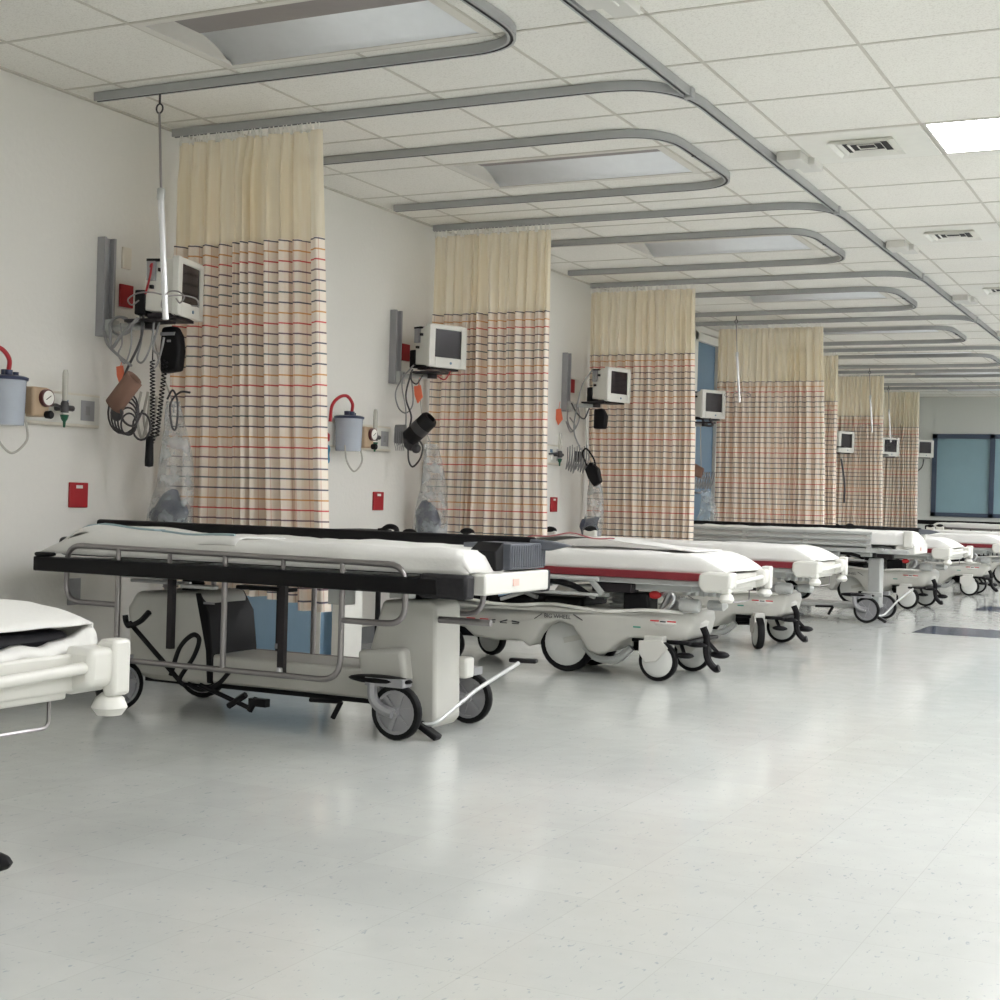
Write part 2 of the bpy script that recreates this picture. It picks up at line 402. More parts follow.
# ceiling: square tiles in a grid, open where the troffers sit
T = .61; GX = .294; GY = 4.849
rows = [k for k in range(-14, 31)]
FIX = [(.904, 4.239 + 2.44*k) for k in range(-2, 8)]         # unlit, above the bays
LIT = [(3.344, 4.239 + 2.44*k) for k in (-2, 0, 1, 2, 3, 4, 5, 6, 7)] + [(6.394, 4.239 + 2.44*k) for k in range(-3, 8)]
def in_fix(cx, cy):
    return any(x < cx < x+2*T and y < cy < y+T for x, y in FIX + LIT)
cl = MB(); g = MB()
xe = [0] + [GX + T*i for i in range(15)]; xe = [x for x in xe if x < RX] + [RX]
ye = [Y0] + [GY + T*k for k in range(-13, 30) if Y0 + .02 < GY + T*k < Y1 - .02] + [Y1]
for i in range(len(xe)-1):
    for j in range(len(ye)-1):
        x0, x1, y0, y1 = xe[i], xe[i+1], ye[j], ye[j+1]
        if in_fix((x0+x1)/2, (y0+y1)/2): continue
        cl.box(x0, x1, y0, y1, H, H+.015)
ceil = struct(cl.build('ceiling', M['ceiling'], smooth=False))
for x in xe[1:-1]:
    g.box(x-.009, x+.009, Y0, Y1, H-.003, H+.001)
for y in ye[1:-1]:
    g.box(0, RX, y-.009, y+.009, H-.003, H+.001)
gm = MB()
gm.v, gm.f = g.v, g.f; gm.mi = g.mi
# grid bars are cut where a troffer spans them
g2 = MB()
for x in xe[1:-1]:
    for j in range(len(ye)-1):
        ym = (ye[j]+ye[j+1])/2
        if any(fx+.05 < x < fx+2*T-.05 and fy < ym < fy+T for fx, fy in FIX+LIT): continue
        g2.box(x-.007, x+.007, ye[j], ye[j+1], H-.003, H+.001)
for y in ye[1:-1]: g2.box(0, RX, y-.007, y+.007, H-.003, H+.001)
g2.build('tile_grid', M['tbar'], ceil, smooth=False)
struct(MB().box(-.12, RX+.12, Y0-.12, Y1+.12, H+.3, H+.34).build('ceiling_deck', M['wall'], smooth=False)).name = 'ceiling_slab'

# unlit recessed troffers
def troffer():
    r = thing('recessed_troffer', '', 'ceiling light', group='unlit troffers above the bays')
    f = MB(); L, W = 2*T, T; e = .035
    f.box(.004, L-.004, .004, e, -.004, .012); f.box(.004, L-.004, W-e, W-.004, -.004, .012); f.box(.004, e+.01, e, W-e, -.004, .012); f.box(L-e-.01, L-.004, e, W-e, -.004, .012)
    f.build('frame', M['frame_white'], r)
    a = MB(); prof = []
    for k in range(9):
        t = k/8; prof.append((W-e-.23*(1-t)**1.0, .075*math.cos(t*PI/2)**.8 if t < 1 else 0.0))
    vs = [(e, p[0], p[1]) for p in prof] + [(L-e, p[0], p[1]) for p in prof]; n = len(prof)
    a.add(vs, [(i, i+1, i+1+n, i+n) for i in range(n-1)])
    a.build('reflector', M['reflector'], r, solid=.002)
    b = MB(); b.box(e, L-e, e, W-e-.2, .07, .078); b.box(e, L-e, e-.006, e, 0, .08)
    b.build('lens', M['dim_lens'], r, smooth=False)
    MB().box(e-.006, e, e, W-e, 0, .08).build('end_plate', M['frame_white'], r, smooth=False); MB().box(L-e, L-e+.006, e, W-e, 0, .08).build('end_plate', M['frame_white'], r, smooth=False)
    return r
tf = troffer()
nm = ['nearest, at the top edge', 'second from the camera', 'third from the camera', 'fourth from the camera', 'fifth from the camera', 'sixth from the camera', 'seventh from the camera', 'farthest from the camera']
k = 0
for x, y in FIX:
    if y < 4: continue
    lab = 'unlit recessed ceiling light above the bays, ' + nm[min(k, 7)]
    if k == 0: tf.location = (x, y, H); tf['label'] = lab
    else: dup(tf, (x, y, H), 0, lab)
    k += 1
for x, y in FIX:
    if y < 4: MB().box(x, x+2*T, y, y+T, H, H+.012).build('ceiling_blank', M['ceiling'], ceil, smooth=False)
# lit troffers
def lit_fix():
    r = thing('lit_troffer', '', 'ceiling light', group='lit ceiling lights along the aisle')
    f = MB(); L, W = 2*T, T; e = .02
    f.box(0, L, 0, e, -.003, .01); f.box(0, L, W-e, W, -.003, .01); f.box(0, e, e, W-e, -.003, .01); f.box(L-e, L, e, W-e, -.003, .01)
    f.build('frame', M['frame_white'], r)
    MB().box(e, L-e, e, W-e, .002, .008).build('diffuser', M['lit'], r, smooth=False)
    MB().box(0, L, 0, W, .012, .02).build('housing', M['frame_white'], r, smooth=False)
    return r
lf = lit_fix(); first = True
for x, y in LIT:
    vis = x < 5 and y > 6
    if vis:
        kk = round((y-6.679)/2.44); lab = 'bright lit ceiling light over the aisle at the right edge, ' + ('nearest and largest' if kk == 0 else ORD[kk] + ' one from the camera')
    else: lab = 'bright lit ceiling light over the aisle, outside the view'
    if first: lf.location = (x, y, H); lf['label'] = lab; first = False
    else: dup(lf, (x, y, H), 0, lab)

# square air diffusers
def vent():
    r = thing('air_diffuser', '', 'air vent', group='square ceiling air vents')
    f = MB(); f.box(.008, T-.008, .008, T-.008, -.006, .0); f.build('plate', M['white_enamel'], r, smooth=False)
    s = MB()
    for q in range(4):
        o = .15 + q*.038; a, b = o, T-o; z0, z1 = -.012-.003*(3-q), -.004
        for (p, qn) in (((a, a), (b, a)), ((b, a), (b, b)), ((b, b), (a, b)), ((a, b), (a, a))):
            cx, cy = T/2, T/2
            def inn(pt, k): return (cx + (pt[0]-cx)*k, cy + (pt[1]-cy)*k)
            p2, q2 = inn(p, .90), inn(qn, .90)
            s.add([(p[0], p[1], z0), (qn[0], qn[1], z0), (q2[0], q2[1], z1), (p2[0], p2[1], z1)], [(0,1,2,3)])
    s.build('louvre', M['white_enamel'], r, smooth=False, solid=.002)
    MB().box(.20, T-.20, .20, T-.20, -.0075, -.0065).build('opening', M['dark'], r, smooth=False)
    return r
vt = vent()
for k in range(6):
    lab = 'white square ceiling air vent with louvres, ' + ('nearest, beside the lit ceiling light' if k == 0 else ORD[k] + ' along the aisle from the camera')
    if k == 0: vt.location = (2.734, 6.679, H); vt['label'] = lab
    else: dup(vt, (2.734, 6.679+2.44*k, H), 0, lab)
# small stepped ceiling boxes beside the long track
sb = thing('ceiling_sensor_box', 'pale grey stepped ceiling box beside the long track, at the top edge of the photo', 'ceiling box', (2.60, 4.42, H), 0, 'stepped ceiling boxes by the long track')
MB().box(0, .12, 0, .2, -.045, 0).build('housing', M['cover_light'], sb, bevel=.004)
MB().box(.05, .15, .15, .32, -.04, 0).build('side_block', M['cover_light'], sb, bevel=.004)
for k in range(1, 5): dup(sb, (2.60, 4.42+2.56*k, H), 0, 'pale grey stepped ceiling box beside the long track, %s from the camera' % ORD[k])

# ------------------------------------------------------------------ curtain tracks
PITCH = 2.58; CY = 5.58
def track_mesh(path, name, parent, closed=False):
    # rectangular extrusion following a flat path, with a dark slot along the bottom
    pts = [Vector(p) for p in path]; n = len(pts); mb = MB(); W = .016; h = .036
    def ring(i):
        if i == 0: t = pts[1]-pts[0]
        elif i == n-1: t = pts[-1]-pts[-2]
        else: t = pts[i+1]-pts[i-1]
        t.z = 0; t.normalize(); s = Vector((-t.y, t.x, 0)); return s
    prof = [(-W, 0), (W, 0), (W, -h), (.006, -h), (.006, -h+.006), (-.006, -h+.006), (-.006, -h), (-W, -h)]
    m = len(prof); vs = []
    for i in range(n):
        s = ring(i)
        for a, z in prof: vs.append(pts[i] + s*a + Vector((0, 0, z)))
    for i in range(n-1):
        for j in range(m):
            mb.cur = 1 if j in (3, 4, 5) else 0
            mb.add([], []); mb.f.append((i*m+j, i*m+(j+1) % m, (i+1)*m+(j+1) % m, (i+1)*m+j)); mb.mi.append(mb.cur)
    mb.v = [tuple(v) for v in vs]
    mb.f.append(tuple(range(m))); mb.mi.append(0); mb.f.append(tuple((n-1)*m+j for j in range(m))); mb.mi.append(0)
    return mb.build(name, [M['track'], M['trackdark']], parent, flat_angle=30)
def l_track(k):
    y = CY + PITCH*k
    r = thing('privacy_track', '', 'curtain track', (0, y, H-.003), 0, 'privacy curtain tracks')
    path = [(.03, 0, 0)] + fillet([(1.9, 0, 0), (2.565, 0, 0), (2.565, .8, 0)], .42, 12)[1:] + [(2.565, PITCH+.2, 0)]
    track_mesh([(.03, 0, 0), (1.9, 0, 0)] + path[1:], 'rail', r)
    MB().box(2.552, 2.59, PITCH+.17, PITCH+.21, -.046, -.0).build('end_clip', M['track'], r, bevel=.003)
    return r
lt = l_track(0)
lt['label'] = 'grey aluminium curtain track from the wall above the nearest curtain'
for k in list(range(-1, 0)) + list(range(1, 7)):
    lab = 'grey aluminium curtain track ' + ('running overhead to the top edge of the photo' if k < 0 else 'above the %s curtain from the camera' % ORD[k])
    dup(lt, (0, CY+PITCH*k, H-.003), 0, lab)
def u_track():
    r = thing('intravenous_track', '', 'ceiling track', (0, 0, 0), 0, 'looped ceiling tracks over the beds')
    path = [(.12, 0, 0), (1.5, 0, 0)] + fillet([(1.7, 0, 0), (2.25, 0, 0), (2.25, -1.2, 0), (1.7, -1.2, 0)], .3, 10)[1:-1] + [(1.5, -1.2, 0), (.12, -1.2, 0)]
    track_mesh(path, 'rail', r)
    MB().box(2.238, 2.262, -.75, -.745, -.04, 0).build('joint', M['trackdark'], r)
    return r
ut = u_track()
UY = 4.94
for k in range(0, 7):
    lab = 'looped grey ceiling track around the %s unlit light' % (['nearest', 'second', 'third', 'fourth', 'fifth', 'sixth', 'seventh'][k])
    if k == 0: ut.location = (0, UY, H-.003); ut['label'] = lab
    else: dup(ut, (0, UY+2.575*k, H-.003), 0, lab)

# ------------------------------------------------------------------ curtains
def curtain(k, x0, x1, xb0, xb1, folds, seed, detail=1):
    y = CY + PITCH*k; rnd = random.Random(seed)
    r = thing('privacy_curtain', '', 'curtain', (0, y, 0), 0, 'plaid privacy curtains')
    n = 260 if detail else 150
    ph = []; a = 0
    wts = [rnd.uniform(.55, 1.6) for _ in range(folds)]; S = sum(wts)
    cum = [0]
    for w_ in wts: cum.append(cum[-1] + w_/S)
    amp = [rnd.uniform(.55, 1.25) for _ in range(folds+1)]
    def shape(t):
        for i in range(folds):
            if t <= cum[i+1] + 1e-9:
                u = (t-cum[i])/(cum[i+1]-cum[i]); a_ = amp[i]*(1-u) + amp[i+1]*u
                return i + u, a_
        return folds, amp[-1]
    ZS, ZT, ZB = 2.055, 2.557, .40
    def surf(zs, A, sharp):
        vs = []; uv = []; s = 0; last = None
        for i in range(n+1):
            t = i/n; p, a_ = shape(t); sn = math.sin(2*PI*p)
            sn = math.copysign(abs(sn)**sharp, sn)
            wob = .25*math.sin(2*PI*p*2.13+seed)
            xq = t
            yq = A*a_*(sn+wob)
            if last is not None: s += math.hypot((xq-last[0])*(x1-x0), yq-last[1])
            last = (xq, yq)
            for z in zs:
                g_ = max(0, min(1, (ZT-z)/(ZT-ZB)))
                xa = x0 + (xb0-x0)*g_; xb = x1 + (xb1-x1)*g_
                dr = .012*math.sin(6*t+z*2.1+seed)*g_
                top = min(1, (ZT-z)/.3+.35)
                hem = 0
                if z == zs[0] and z < 1: hem = .012*math.sin(9*t+seed) + (-.03 if t > .8 and seed == 3 else 0)
                vs.append((xa + t*(xb-xa) + dr + .006*a_*math.cos(2*PI*p), yq*top*(.9+.25*g_), z + hem)); uv.append((s, z))
        m = len(zs); fs = [(i*m+j, (i+1)*m+j, (i+1)*m+j+1, i*m+j+1) for i in range(n) for j in range(m-1)]
        mb = MB(); mb.add(vs, fs); mb.uv = uv; return mb
    A = .06 if k == 0 else .052
    zs = [ZB + (ZS-ZB)*j/10 for j in range(11)]
    surf(zs, A, .75).build('plaid_panel', M['plaid'], r, flat_angle=80)
    zs = [ZS-.004 + (ZT-ZS)*j/5 for j in range(6)]
    surf(zs, A*.8, .9).build('netting_header', M['mesh'], r, flat_angle=80)
    # hooks
    hk = None; nh = 36 if k < 3 else 22
    for i in range(nh):
        x = x0 + .01 + (x1-x0-.02)*i/(nh-1) + rnd.uniform(-.011, .011)
        if hk is None:
            m = MB(); m.tube([(0, 0, .038), (0, 0, .02)], .0035, 5); m.tube([(0, .007*math.cos(q), .012+.010*math.sin(q)) for q in [2*PI*j/8 for j in range(8)]], .003, 4, closed=True)
            m.box(-.005, .005, -.004, .004, -.008, .006)
            hk = m.build('hook', M['white_enamel'], r); hk.location = (x, 0, ZT-.004)
        else:
            h_ = hk.copy(); C.objects.link(h_); h_.location = (x, rnd.uniform(-.008, .008), ZT-.004); h_.parent = r
    return r
CURT = [(0, .06, .88, .07, 1.01, 11, 3), (1, .03, .85, .03, .885, 13, 8), (2, .03, .90, .05, .95, 14, 5), (3, .25, 1.25, .26, 1.33, 16, 11),
        (4, .10, .77, .12, .80, 13, 21), (5, .08, .73, .10, .77, 12, 33), (6, .20, .69, .2, .72, 10, 40)]
cl_lab = ['nearest and widest in the photo', 'second from the camera', 'third from the camera, right of the third monitor', 'fourth from the camera, right of the blue door', 'fifth from the camera, only a narrow strip showing', 'sixth from the camera', 'farthest, next to the back window']
for (k, a, b, c_, d_, fo, sd) in CURT:
    cu = curtain(k, a, b, c_, d_, fo, sd, k < 4)
    cu['label'] = 'cream plaid curtain with netting top, ' + cl_lab[k]

# ------------------------------------------------------------------ wheels
def wheel_parts(parent, R, w, covered, x=0, y=0, z=0, rz=0, dark_hub=False):
    """wheel about the local y axis (face towards -y), returned as tyre object with a hub child"""
    rot = Matrix.Rotation(rz, 3, 'Z')
    ty = MB(); ty.lathe([(R*.8, -w/2), (R*.95, -w/2), (R, -w*.3), (R, w*.3), (R*.95, w/2), (R*.8, w/2), (R*.8, -w/2)], (0,0,0), 'y', 28)
    ty.v = [tuple(rot @ Vector(p) + Vector((x, y, z))) for p in ty.v]
    t_ = ty.build('tyre', M['tread'], parent)
    hb = MB()
    if covered:
        hb.lathe([(0, -w*.62), (R*.5, -w*.6), (R*.78, -w*.5), (R*.83, -w*.42), (R*.83, w*.42), (R*.78, w*.5), (0, w*.55)], (0,0,0), 'y', 28)
    else:
        hb.lathe([(R*.70, -w*.42), (R*.83, -w*.42), (R*.83, w*.42), (R*.70, w*.42), (R*.70, -w*.42)], (0,0,0), 'y', 28)
        hb.lathe([(R*.18, -w*.6), (R*.2, -w*.1), (R*.72, -w*.04), (R*.72, w*.04), (R*.2, w*.1), (R*.18, w*.6)], (0,0,0), 'y', 24)
        for q in range(6):
            a = PI/3*q+.2; hb.bar((R*.15*math.cos(a), -w*.2, R*.15*math.sin(a)), (R*.76*math.cos(a), -w*.2, R*.76*math.sin(a)), .008, .018)
        hb.lathe([(0, -w*.78), (R*.1, -w*.76), (R*.12, -w*.55)], (0,0,0), 'y', 12)
    hb.v = [tuple(rot @ Vector(p) + Vector((x, y, z))) for p in hb.v]
    hb.build('hub', M['hubcap'] if covered else M['hub'], parent)
    return t_

def sheet_mesh(x0, x1, yw, zt, zn, zf, foot=.1, head=.1, fd=None, seed=0, bulge=0.0, nx=60, ny=40, wr=.006, footz=None, slope=.12):
    """cloth over a mattress: zt top, zn / zf heights of the near / far edge; foot slope of length slope ending fd lower"""
    mb = MB(); vs = []; drop_n = zt-zn; drop_f = zt-zf; W = 2*yw; tot = drop_n + W + drop_f
    for i in range(nx+1):
        x = x0 + (x1-x0)*i/nx
        for j in range(ny+1):
            s = tot*j/ny
            if s < drop_n: y = -yw; z = zn + s; e = 1-s/drop_n
            elif s < drop_n + W: y = -yw + (s-drop_n); z = zt; e = 0
            else: y = yw; z = zt - (s-drop_n-W); e = (s-drop_n-W)/max(drop_f, 1e-4)
            # soft shoulders
            c = .022
            dd = min(abs(s-drop_n), abs(s-drop_n-W))
            if dd < c:
                q = (1-dd/c)**2*.5*c*.9
                z -= q; y += q if y < 0 else -q
            zz = z
            tf_ = (x - (x1-slope))/slope
            if tf_ > 0: zz = min(z, zt - (zt-(footz if footz is not None else zn))*tf_**1.7 + (0 if e == 0 else -.0))
            th = ((x0+head) - x)/head
            if th > 0: zz = min(zz, zt - (zt-zn)*min(1, th)**1.5)
            zz = max(zz, min(zn, zf))
            nz = noise.noise(Vector((x*4+seed*3.1, y*5, z*3)))*wr + noise.noise(Vector((x*13, y*9+seed, z*11)))*wr*.45
            crease = math.sin(x*26+seed+y*3)*.003*e
            vs.append((x, y + (-(crease+.5*nz+.008*e) if y < 0 else crease), zz + nz*(1-e) + bulge*math.exp(-((x-x0-.35)/.25)**2)*(1 if abs(y) < yw else .3)))
    m = ny+1; fs = [(i*m+j, (i+1)*m+j, (i+1)*m+j+1, i*m+j+1) for i in range(nx) for j in range(ny)]
    mb.add(vs, fs); return mb

# ------------------------------------------------------------------ stretcher type A: steel side rails
def stretcher_rails(low=True):
    r = thing('rail_stretcher', '', 'stretcher', (0, 0, 0))
    # body covers (origin: between the foot casters on the floor, x towards the foot)
    c = MB()
    c.prism([(-1.36, .13), (-1.385, .40), (-1.34, .47), (-1.0, .485), (-.97, .40), (-.95, .25), (-.95, .11), (-1.25, .11)], -.15, .15)
    c.build('head_cover', M['cover'], r, bevel=.025, seg=3)
    c = MB(); c.prism([(-1.01, .478), (-.958, .40), (-.938, .25), (-.938, .12), (-.96, .12), (-.97, .25), (-1.03, .478)], -.152, .152); c.build('inner_panel', M['dark'], r, bevel=.004)
    MB().box(-.985, -.93, -.154, -.1525, .437, .446).build('grip_slot', M['panelgrey'], r, smooth=False)
    c = MB()
    c.prism([(-.225, .11), (-.21, .30), (-.16, .485), (-.15, .50), (.05, .51), (.075, .49), (.085, .06), (.06, .03), (.0, .035), (-.03, .09), (-.06, .20), (-.19, .20)], -.14, .06)
    c.build('foot_cover', M['cover'], r, bevel=.022, seg=3)
    c = MB(); c.prism([(-.21, .20), (-.23, .31), (-.03, .33), (-.01, .20)], -.20, -.13); c.build('wheel_fender', M['cover'], r, bevel=.02, seg=3)
    c = MB(); c.box(-.96, -.2, -.14, .14, .12, .235); c.build('base_beam', M['cover'], r, bevel=.012)
    MB().box(-1.3, -.2, -.12, .12, .10, .118).build('base_pan', M['dark'], r)
    c = MB(); c.tube([(.085, -.13, .44), (.14, -.13, .44), (.30, -.13, .44)], .013, 10); c.build('crank_rod', M['steel'], r)
    # casters
    for (x, y, rz, cov) in ((-.012, -.256, 0, 0), (.015, .26, 0, 0), (-1.28, -.30, 1.2, 0), (-1.25, .2, .4, 0)):
        cs = MB(); rot = Matrix.Rotation(rz, 3, 'Z')
        pts = [(-.09, -.028, .205), (-.09, -.028, .15), (-.06, -.028, .115), (-.0, -.028, .1)]
        cs.tube(fillet([Vector(p) for p in pts], .03), [.020]*len(fillet([Vector(p) for p in pts], .03)), 8)
        cs.tube([(-.08, .024, .205), (-.08, .024, .15), (0, .024, .1)], .012, 6)
        cs.box(-.12, .04, -.035, .035, .195, .225)
        cs.v = [tuple(rot @ Vector(p) + Vector((x, y, 0))) for p in cs.v]
        k_ = cs.build('caster', M['hub'], r, bevel=.004)
        wheel_parts(k_, .102, .034, False, x, y, .102, rz)
    c = MB(); c.ball((-.09, -.25, .215), .11, 1.25, .45, .16, 16); c.build('brake_lever', M['dark'], r)
    c = MB(); c.tube(fillet([(.05, -.19, .055), (.10, -.17, .055), (.17, .02, .17), (.25, .22, .26)], .04), .008, 8)
    pd = c.build('pedal_bar', M['frame_grey'], r)
    MB().obox((.085, -.19, .035), (.10, .05, .022), Matrix.Rotation(.5, 3, 'Y')).obox((.26, .24, .268), (.11, .04, .016), Matrix.Rotation(.2, 3, 'Z')).build('pedal_pad', M['dark'], pd, bevel=.006)
    MB().box(.04, .10, .07, .14, .20, .28).build('corner_block', M['cream'], r, bevel=.01)
    # lift columns and under frame
    for x in (-.98-.0, -.62, -.44):
        MB()
    up = MB()
    up.box(-1.075, -1.05, -.27, -.245, .26, .545); up.build('upright', M['dsteel'], r)
    for x, yy, zb in ((-.80, .12, .24), (-.51, -.28, .20)):
        MB().box(x-.014, x+.014, yy-.012, yy+.012, zb, .545).build('upright', M['dsteel'], r)
        MB().lathe([(.01, 0), (.014, .004), (.012, .02)], (x, yy-.014, zb+.01), 'z', 10).build('cap', M['chrome'], r)
    fr = MB(); fr.box(-1.62, .16, -.22, -.19, .56, .60); fr.box(-1.62, .16, .19, .22, .56, .60)
    for x in (-1.6, -1.15, -.5, .1): fr.box(x-.02, x+.02, -.33, .33, .565, .59)
    fr.build('litter_frame', M['frame_grey'], r, bevel=.004)
    for bx in ((-1.32, -1.12, -.26, -.2, .532, .545), (-1.02, -.86, -.26, -.22, .505, .52), (-.33, -.25, -.25, -.18, .48, .545), (-.08, .0, -.22, -.16, .515, .545)):
        MB().box(*bx).build('bracket', M['frame_grey'], r, bevel=.003)
    MB().box(-.75, -.5, -.26, -.2, .515, .53).build('crank_box', M['dark'], r, bevel=.003)
    MB().tube([(-1.3, -.22, .52), (-1.0, -.22, .52)], .008, 8).build('gas_spring', M['chrome'], r)
    # pneumatic actuators between body and litter
    a = MB(); a.lathe([(.045, .46), (.045, .49), (.05, .495), (.045, .5), (.05, .505), (.045, .51), (.045, .55)], (-1.16, 0, 0), 'z', 16); a.lathe([(.045, .48), (.05, .5), (.045, .55)], (-.05, 0, 0), 'z', 16)
    a.build('lift_column', M['dark'], r)
    # bumper running along both sides
    for s in (-1, 1):
        b = MB(); b.box(-1.70, .20, s*.345-.018, s*.345+.018, .545, .605); b.build('side_bumper', M['bumper'], r, bevel=.006)
        b = MB(); b.box(.12, .315, s*.325-.035, s*.325+.035, .535, .622); b.build('corner_bumper', M['bumper_worn'], r, bevel=.012)
        b = MB(); b.box(-1.70, -1.62, s*.335-.025, s*.335+.025, .605, .622); b.build('head_corner', M['bumper'], r, bevel=.008)
    # white foot box and ribbed pad, with a block for the dark gap
    b = MB(); b.box(.20, .345, -.27, .27, .548, .625); b.build('foot_panel', M['cream'], r, bevel=.008)
    MB().box(.346, .348, -.05, .0, .575, .60).build('sticker', M['stickerpink'], r, smooth=False)
    b = MB(); b.box(.13, .33, -.04, .26, .632, .728)
    for q in range(15): b.box(.33, .336, -.035+q*.02, -.025+q*.02, .638, .722)
    b.build('ribbed_pad', M['ribbed'], r, bevel=.003)
    MB().prism([(-.06, .63), (-.06, .735), (-.13, .70), (-.12, .63)], .2, .31, 'x').build('dark_gap', M['dark'], r, bevel=.004)  # black block standing in for the dark gap beside the pad
    # near side rail in steel
    def rail(y, m, top, name='side_rail'):
        R = .0115; q = MB()
        q.tube(fillet([(-1.315, y, .32+.11), (-1.315, y, .655), (-1.60+.0, y, .655)], .001)[:0] or [(-1.6, y, .50), (-1.6, y, .51)], .001, 4)
        q.v, q.f, q.mi = [], [], []
        # outer top tube with rounded ends, dropping to the small loops
        q.tube(fillet([(-1.288, y, .425), (-1.56, y, .425), (-1.56, y, .655), (.045, y, .645), (.045, y, .43), (-.225, y, .43)], .075), R, 10)
        # lower central loop
        q.tube(fillet([(-1.288, y, .65), (-1.288, y, .205), (-.225, y, .205), (-.225, y, .65)], .085), R, 10)
        q.tube([(-.76, y, .65), (-.76, y, .205)], R, 10)
        for x in (-1.03, -.49): q.tube([(x, y, .65), (x, y, .60)], R*.8, 8)
        return q.build(name, m, r)
    rail(-.315, M['steel'], 1)
    rail(.305, M['steel'], 1, 'far_side_rail')
    # raised far rail wrapped in black
    q = MB(); q.tube(fillet([(-1.84, .24, .742), (-1.4, .24, .742), (.25, .24, .725), (.33, .24, .715)], .1), [.018]*1 or .018, 10) if False else q.box(-1.90, .30, .225, .262, .69, .75)
    q.build('far_rail_pad', M['bumper'], r, bevel=.014, seg=3)
    q = MB(); q.prism([(.28, .70), (.28, .742), (.36, .738), (.45, .722), (.36, .70)], .22, .262); q.build('rail_end_grip', M['ribbed'], r, bevel=.006)
    for x in (-1.4, -.7, -.05, .22): MB().box(x-.02, x+.02, .23, .255, .55, .70).build('rail_post', M['dsteel'], r)
    # coiled head gear: black foot hooks and straps under the head end
    q = MB(); q.tube(spline([(-1.26, -.30, .385), (-1.255, -.30, .36), (-1.23, -.31, .345), (-1.175, -.31, .365), (-1.13, -.31, .405)]), .012, 6)
    q.tube([(-1.245, -.29, .355), (-.99, -.29, .145)], .011, 6)
    q.build('hook_arm', M['dark'], r)
    q = MB(); q.tube(spline([(-1.03, -.29, .16), (-.99, -.29, .27), (-.93, -.29, .325), (-.895, -.29, .31), (-.92, -.29, .24), (-.985, -.29, .15), (-.96, -.29, .125)]), .010, 6)
    q.tube(spline([(-.96, -.27, .13), (-.9, -.26, .11), (-.82, -.26, .14), (-.76, -.26, .2)]), .010, 6)
    q.build('strap', M['dark'], r)
    q = MB(); q.tube([(-.90, -.27, .13), (-.66, -.27, .06)], .010, 6); q.tube([(-.76, -.27, .06), (-.68, -.27, .11)], .013, 6); q.tube([(-.66, -.27, .05), (-.63, -.27, .10)], .013, 6); q.box(-.66, -.58, -.28, -.25, .07, .10)
    q.build('foot_pedal', M['dark'], r); q = MB()
    q.tube([(-.43, -.2, .105), (-.29, -.2, .11)], .009, 6); q.tube([(-.29, -.2, .11), (-.325, -.2, .045)], .011, 6)
    q.build('foot_pedal', M['dark'], r)
    return r
A1 = stretcher_rails()
A1.location = (1.925, 4.89, 0)
A1['label'] = 'grey stretcher with tubular steel side rails and black bumper, largest in the photo'
A1['group'] = 'stretchers with black bumpers and rails'
MT = MB().box(-1.66, .24, -.27, .20, .61, .685).build('mattress', M['mattress'], A1, bevel=.02, seg=3)

# sheet over it
s = sheet_mesh(-1.72, .30, .285, .707, .618, .66, head=.30, seed=1, wr=.012, slope=.06, footz=.63)
o = tag(s.build('bed_sheet', M['sheet'], solid=.004, flat_angle=80), 'white rumpled sheet on the steel-railed stretcher', 'sheet', 'sheets on the stretchers'); o.location = (1.925, 4.87, 0)
cloth = MB(); vs = []; nx = 40; ny = 10
for i in range(nx+1):
    t = i/nx; x = -1.70 + .98*t
    for j in range(ny+1):
        u = j/ny; hump = .026*math.exp(-((t-.22)/.16)**2)
        fall = .085*max(0, 1-t/.2)**1.6
        z = .714 + hump*(1-.3*u) - fall + .004*math.sin(15*t+2*u)
        if u < .2: z -= .03*(1-u/.2)**2
        vs.append((x + .04*u, -.275 + .02*math.sin(5*t) + (.38-.1*t)*u, z))
m = ny+1
cloth.add(vs, [(i*m+j, (i+1)*m+j, (i+1)*m+j+1, i*m+j+1) for i in range(nx) for j in range(ny)])
o = tag(cloth.build('draw_sheet', M['sheet'], solid=.006, flat_angle=80), 'folded white cloth with a pale blue hem at the wall end of the steel-railed stretcher', 'cloth'); o.location = (1.925, 4.87, 0)
q = MB(); q.tube([Vector(vs[i*m+int(2+2*math.sin(i/nx*PI))]) + Vector((0, 0, .006)) for i in range(3, nx-1)], .0055, 6); q.build('blue_hem', M['sheet_blue'], o)

# far bay slim-based stretchers share the same build
A4 = dup(A1, (2.13, 11.76, 0), 0, 'silver-railed stretcher with black rail top, just past the second white-topped stretcher', 'stretchers with black bumpers and rails')
for c_ in list(kids(A4)):
    if c_.name.split('.')[0] in ('side_bumper', 'corner_bumper', 'head_corner', 'head_cover', 'inner_panel', 'grip_slot', 'foot_cover', 'wheel_fender', 'ribbed_pad', 'dark_gap', 'side_rail', 'far_side_rail', 'hook_arm', 'strap', 'base_beam', 'upright', 'cap', 'crank_rod', 'corner_block'):
        for g_ in kids(c_): bpy.data.objects.remove(g_)
        bpy.data.objects.remove(c_)
b = MB(); b.box(-1.35, .03, -.16, .16, .10, .135); b.build('base_beam', M['frame_grey'], A4, bevel=.01)
MB().box(-.05, .045, -.07, .07, .13, .50).build('column', M['frame_grey'], A4, bevel=.01)
MB().box(-1.25, -1.15, -.07, .07, .13, .50).build('column', M['frame_grey'], A4, bevel=.01)
b = MB(); b.box(-.06, .10, -.24, -.20, .205, .24); b.build('cross_bar', M['frame_grey'], A4, bevel=.004)
b = MB(); b.box(-.085, -.06, -.245, -.195, .20, .245); b.build('end_cap', M['dark'], A4, bevel=.004)
